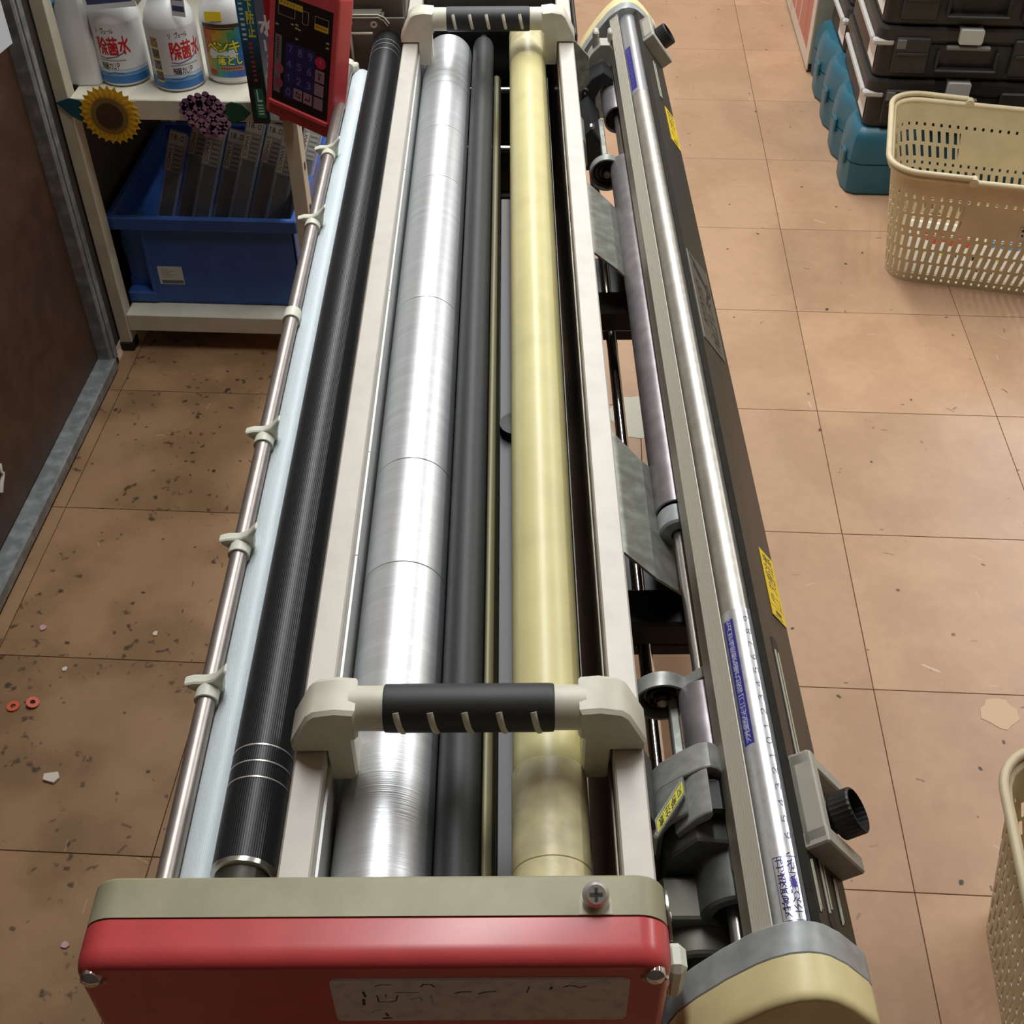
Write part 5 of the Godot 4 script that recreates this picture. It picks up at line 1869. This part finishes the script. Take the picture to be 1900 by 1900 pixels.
func heads(m: Node3D) -> void:
	# short and long grey tubes on one axis under the ridged strip
	var c := Vector2(0.142, 0.585)
	for s in [[-1.405, -0.775], [-0.578, -0.497], [-1.64, -1.535]]:
		var st := S()
		lathe(st, [Vector2(0.0155, s[0]), Vector2(0.019, s[0]), Vector2(0.0194, s[0] + 0.001), Vector2(0.0194, s[1] - 0.001), Vector2(0.019, s[1]), Vector2(0.0172, s[1]), Vector2(0.0172, s[0] + 0.02), Vector2(0.0155, s[0])], 48, zl(c))
		put("slitter_roller", st, M.mauve, m)
	var st := S()
	lathe(st, [Vector2(0, -0.775), Vector2(0.0145, -0.775), Vector2(0.0145, -0.772), Vector2(0.0178, -0.771), Vector2(0.0178, -0.752), Vector2(0.016, -0.75), Vector2(0.0075, -0.75), Vector2(0.0075, -0.765), Vector2(0, -0.765)], 36, zl(c))
	put("roller_collar", st, M.grey_cast, m)
	st = S()
	lathe(st, [Vector2(0, -1.72), Vector2(0.006, -1.72), Vector2(0.006, -0.354), Vector2(0, -0.354)], 20, zl(c))
	put("roller_shaft", st, M.steel, m)
	# square guide bars
	for z in [[-0.59, -0.49], [-1.56, -1.42]]:
		st = S()
		bx2(st, Vector3(0.1165, 0.562, z[0]), Vector3(0.1235, 0.575, z[1]), 0.001)
		put("guide_bar", st, M.galv, m)
	# disc headed arms
	for a in [[-0.586, Vector2(0.112, 0.575), 0.0215], [-1.405, Vector2(0.119, 0.578), 0.0215]]:
		var cc: Vector2 = a[1]
		var z: float = a[0]
		var r: float = a[2]
		st = S()
		lathe(st, [Vector2(0, z - 0.006), Vector2(r, z - 0.006), Vector2(r, z + 0.007), Vector2(r - 0.002, z + 0.007), Vector2(r - 0.002, z - 0.002), Vector2(0, z - 0.002)], 36, zl(cc))
		ext(st, pl([cc.x + 0.012, cc.y + 0.012, cc.x + 0.02, cc.y + 0.019, cc.x + 0.034, cc.y + 0.034, cc.x + 0.044, cc.y + 0.05, cc.x + 0.05, cc.y + 0.044, cc.x + 0.046, cc.y + 0.02, cc.x + 0.03, cc.y + 0.002, cc.x + 0.014, cc.y - 0.006]), z - 0.006, z + 0.004, 0.001)
		var arm := put("cutter_arm", st, M.cast, m)
		st = S()
		for k in 3:
			lathe(st, [Vector2(0.0045 + k * 0.005, z - 0.002), Vector2(0.0065 + k * 0.005, z - 0.002), Vector2(0.0065 + k * 0.005, z + 0.002 + 0.0012 * (2 - k)), Vector2(0.0045 + k * 0.005, z + 0.002 + 0.0012 * (2 - k))], 28, zl(cc))
		put("bearing", st, M.black_metal, arm)
		st = S()
		lathe(st, [Vector2(0, z - 0.002), Vector2(0.0042, z - 0.002), Vector2(0.0042, z + 0.008), Vector2(0, z + 0.0085)], 16, zl(cc))
		put("axle_end", st, M.steel, arm)
	# near clamp casting: a hood over the cutter, slotted on top
	var hood := pl([0.0945, 0.545, 0.0945, 0.598, 0.099, 0.608, 0.112, 0.622, 0.1235, 0.6315, 0.13, 0.6335, 0.1355, 0.631, 0.1415, 0.622, 0.1435, 0.612, 0.1435, 0.6, 0.139, 0.6, 0.139, 0.61, 0.1345, 0.62, 0.1285, 0.626, 0.118, 0.6205, 0.104, 0.606, 0.1, 0.596, 0.1, 0.545])
	st = S()
	ext(st, hood, -0.5005, -0.48, 0.001)
	var left := pl([0.106, 0.606, 0.1175, 0.6245, 0.1235, 0.6305, 0.1275, 0.6325, 0.1285, 0.628, 0.1275, 0.6235, 0.1195, 0.616, 0.109, 0.6])
	ext(st, left, -0.48, -0.446, 0.001)
	ext(st, pl([0.1385, 0.6, 0.1395, 0.618, 0.1425, 0.619, 0.1437, 0.612, 0.144, 0.6]), -0.48, -0.418, 0.001)
	ext(st, pl([0.0945, 0.56, 0.0945, 0.6, 0.099, 0.609, 0.1125, 0.623, 0.114, 0.6195, 0.103, 0.606, 0.0995, 0.597, 0.0995, 0.56]), -0.48, -0.452, 0.001)
	var hd := put("cutter_hood", st, M.cast, m)
	var w := blank(256, 64, Color8(222, 214, 84))
	write(w, "刃部注意", Vector2(12, 8), 46, Color8(40, 40, 30), 5.0, 1.3)
	w.fill_rect(Rect2i(0, 0, 256, 3), Color8(90, 88, 60))
	w.fill_rect(Rect2i(0, 61, 256, 3), Color8(90, 88, 60))
	st = S()
	# a thin flag plate bent out to the left carries the sticker
	var fa := Vector3(0.1108, 0.6268, -0.4745)
	var fr := Vector3(-0.0182, -0.010, 0.0243)
	var fd := Vector3(0.0003, 0.0, 0.0098)
	sheet(st, fa + fr - Vector3(0.001, 0, 0) , -fr * 1.05, fd * 1.35, 0.002)
	put("flag_plate", st, M.cast, hd)
	st = S()
	sheet(st, fa + fd * 1.1 + Vector3(0, 0.0006, 0), fr, -fd * 1.0, 0.0003)
	put("warning_sticker", st, printed(w, 0.5), hd, "small yellow warning sticker")
	st = S()
	bx2(st, Vector3(0.0905, 0.58, -0.452), Vector3(0.0945, 0.606, -0.444), 0.002)
	put("hood_pin", st, M.white_plastic, hd)
	# dark cutter body and bearing cups
	st = S()
	ext(st, pl([0.1, 0.5, 0.1, 0.59, 0.118, 0.615, 0.138, 0.612, 0.152, 0.6, 0.16, 0.58, 0.16, 0.5]), -0.479, -0.436, 0.002)
	var cb := put("cutter_body", st, M.dark_cast, m)
	st = S()
	bx2(st, Vector3(0.127, 0.6115, -0.478), Vector3(0.138, 0.6235, -0.452), 0.002)
	put("cutter_slide", st, M.black_metal, cb)
	st = S()
	lathe(st, [Vector2(0, -0.436), Vector2(0.026, -0.436), Vector2(0.0265, -0.432), Vector2(0.0265, -0.402), Vector2(0.025, -0.4), Vector2(0.019, -0.4), Vector2(0.018, -0.404), Vector2(0.018, -0.425), Vector2(0, -0.425)], 44, zl(Vector2(0.146, 0.58)))
	var cup := put("bearing_cup", st, M.dark_cast, m)
	st = S()
	lathe(st, [Vector2(0.008, -0.425), Vector2(0.013, -0.425), Vector2(0.013, -0.416), Vector2(0.008, -0.416)], 28, zl(Vector2(0.146, 0.58)))
	put("bearing", st, M.black_metal, cup)
	st = S()
	ext(st, pl([0.088, 0.49, 0.088, 0.565, 0.098, 0.58, 0.126, 0.58, 0.136, 0.565, 0.152, 0.552, 0.152, 0.49]), -0.43, -0.4, 0.002)
	var gc := put("gear_case", st, M.grey_panel, m)
	st = S()
	lathe(st, [Vector2(0, -0.4), Vector2(0.03, -0.4), Vector2(0.031, -0.398), Vector2(0.031, -0.383), Vector2(0.0295, -0.381), Vector2(0.0245, -0.381), Vector2(0.0235, -0.384), Vector2(0.0235, -0.398), Vector2(0, -0.398)], 44, zl(Vector2(0.121, 0.541)))
	put("gear_ring", st, M.grey_panel, gc)
	st = S()
	lathe(st, [Vector2(0, -0.398), Vector2(0.016, -0.398), Vector2(0.016, -0.39), Vector2(0.0105, -0.389), Vector2(0.0105, -0.375), Vector2(0, -0.373)], 8, zl(Vector2(0.121, 0.541)))
	put("hex_nut", st, mat(rgb(110, 104, 82), 0.5, 0.5), gc)
	st = S()
	lathe(st, [Vector2(0, -0.43), Vector2(0.007, -0.43), Vector2(0.007, -0.354), Vector2(0, -0.354)], 20, zl(Vector2(0.152, 0.54)))
	put("cutter_shaft", st, M.galv, m)
	# galvanised leg plate beside the rail, near end
	st = S()
	ext(st, pl([0.0797, 0.5, 0.0797, 0.635, 0.084, 0.632, 0.0945, 0.607, 0.0945, 0.5]), -0.504, -0.45, 0.001)
	put("side_bracket", st, M.dark_cast, m)
	# far clamp and black yoke
	st = S()
	ext(st, pl([0.093, 0.56, 0.095, 0.6, 0.11, 0.63, 0.122, 0.642, 0.134, 0.642, 0.14, 0.632, 0.14, 0.61, 0.134, 0.618, 0.124, 0.624, 0.112, 0.612, 0.102, 0.59, 0.1, 0.56]), -1.665, -1.64, 0.001)
	bx2(st, Vector3(0.112, 0.62, -1.668), Vector3(0.12, 0.655, -1.65), 0.002)
	bx2(st, Vector3(0.132, 0.62, -1.668), Vector3(0.138, 0.655, -1.65), 0.002)
	put("cutter_hood", st, M.bracket, m)
	st = S()
	ext(st, pl([0.094, 0.55, 0.096, 0.59, 0.108, 0.612, 0.124, 0.622, 0.138, 0.612, 0.138, 0.602, 0.124, 0.604, 0.115, 0.585, 0.118, 0.55]), -1.638, -1.6, 0.002)
	ext(st, pl([0.088, 0.53, 0.088, 0.575, 0.104, 0.592, 0.12, 0.57, 0.124, 0.53]), -1.6, -1.5, 0.003)
	var yk := put("cutter_yoke", st, M.black_rubber, m)
	screw(yk, Vector3(0.105, 0.59, -1.505), Vector3(0.2, 1, 0.3), 0.004, 0.004, M.steel, false)
	st = S()
	ext(st, pl([0.08, 0.59, 0.08, 0.62, 0.094, 0.6, 0.097, 0.57, 0.09, 0.56]), -1.505, -1.44, 0.001)
	put("side_bracket", st, M.bracket, m)


func keypad(m: Node3D) -> void:
	# sloping operator panel, turned to the left
	var R := Vector3(0.745, 0, 0.667)
	var U := Vector3(0.15, 0.975, -0.17).normalized()
	var N := R.cross(U).normalized()
	U = N.cross(R).normalized()
	var k := Node3D.new()
	k.transform = Transform3D(Basis(R, U, N), Vector3(-0.2190, 0.6255, -1.40) - R * 0.122)
	hang("control_panel", k, m, "red sloping control panel with black keypad")
	var w := 0.122
	var h := 0.165
	var st := S()
	ext(st, rrect(w, h, 0.006, 4, Vector2(w / 2, h / 2)), -0.022, 0.0, 0.002)
	put("housing", st, M.red, k)
	st = S()
	bx2(st, Vector3(0.008, 0.014, 0), Vector3(w - 0.006, 0.0195, 0.004), 0.001)
	put("lower_lip", st, M.red, k)
	for x in [0.03, 0.085]:
		screw(k, Vector3(x, 0.007, 0.0), Vector3(0, 0, 1), 0.0016, 0.0008, M.dark_cast, false)
	var im := blank(512, 860, Color8(20, 17, 18))
	# display fields
	im.fill_rect(Rect2i(30, 36, 220, 46), Color8(206, 168, 46))
	for b in [[30, 36, 150, 120], [250, 66, 52, 100], [360, 70, 120, 100]]:
		for e in [[0, 0, b[2], 3], [0, b[3], b[2], 3], [0, 0, 3, b[3]], [b[2], 0, 3, b[3]]]:
			im.fill_rect(Rect2i(b[0] + e[0], b[1] + e[1], e[2], e[3]), Color8(190, 180, 130))
	im.fill_rect(Rect2i(360, 128, 120, 44), Color8(206, 160, 44))
	for q in 5:
		im.fill_rect(Rect2i(50 + q * 28, 48, 16, 16), Color8(150, 110, 30))
		im.fill_rect(Rect2i(374 + q * 20, 140, 12, 16), Color8(140, 96, 26))
	for q in [[150, 196], [190, 188], [188, 214], [216, 218], [196, 296], [12, 236], [470, 238], [470, 276]]:
		im.fill_rect(Rect2i(q[0], q[1], 26, 14), Color8(176, 158, 110))
	# keypad
	var kb := Color8(38, 34, 92)
	for r in 4:
		for cl in 3:
			if r == 3 and cl > 0:
				continue
			im.fill_rect(Rect2i(110 + cl * 92, 350 + r * 116, 88, 110), kb)
			write(im, ["789", "456", "123", "0"][r].substr(cl, 1), Vector2(128 + cl * 92, 376 + r * 116), 58, Color8(112, 108, 146), 6.0, 1.0, Vector2.RIGHT, false, 0.85)
	var pale := Color8(150, 112, 128)
	for q in [[202, 700, 80, 92], [294, 700, 80, 92], [388, 480, 84, 96], [388, 590, 84, 96], [388, 700, 84, 96]]:
		im.fill_rect(Rect2i(q[0], q[1], q[2], q[3]), pale)
	ink(im, [224, 760, 260, 768, 262, 738, 226, 738, 236, 724], 8, Color8(30, 20, 26))
	ink(im, [350, 730, 350, 760, 314, 760, 326, 748], 8, Color8(30, 20, 26))
	ink(im, [414, 510, 440, 510], 8, Color8(40, 26, 34))
	ink(im, [426, 530, 426, 552], 12, Color8(40, 26, 34))
	disc(im, Vector2(430, 418), 48, Color8(190, 40, 72))
	stroke(im, Vector2(430, 400), Vector2(430, 436), 6, Color8(220, 110, 130))
	im.fill_rect(Rect2i(12, 320, 62, 470), Color8(120, 104, 112))
	for q in 9:
		im.fill_rect(Rect2i(30, 340 + q * 20, 18, 12), Color8(46, 40, 46))
	disc(im, Vector2(58, 590), 42, Color8(170, 76, 96))
	disc(im, Vector2(58, 710), 42, Color8(150, 66, 84))
	st = S()
	sheet(st, Vector3(0.012, 0.1455, 0.0012), Vector3(0.101, 0, 0), Vector3(0, -0.125, 0), 0.001)
	put("keypad_screen", st, printed(im, 0.25), k)
	# arm that carries it
	st = S()
	bx2(st, Vector3(0.05, 0.02, -0.06), Vector3(0.07, 0.06, -0.0215), 0.003)
	put("panel_arm", st, M.grey_panel, k)
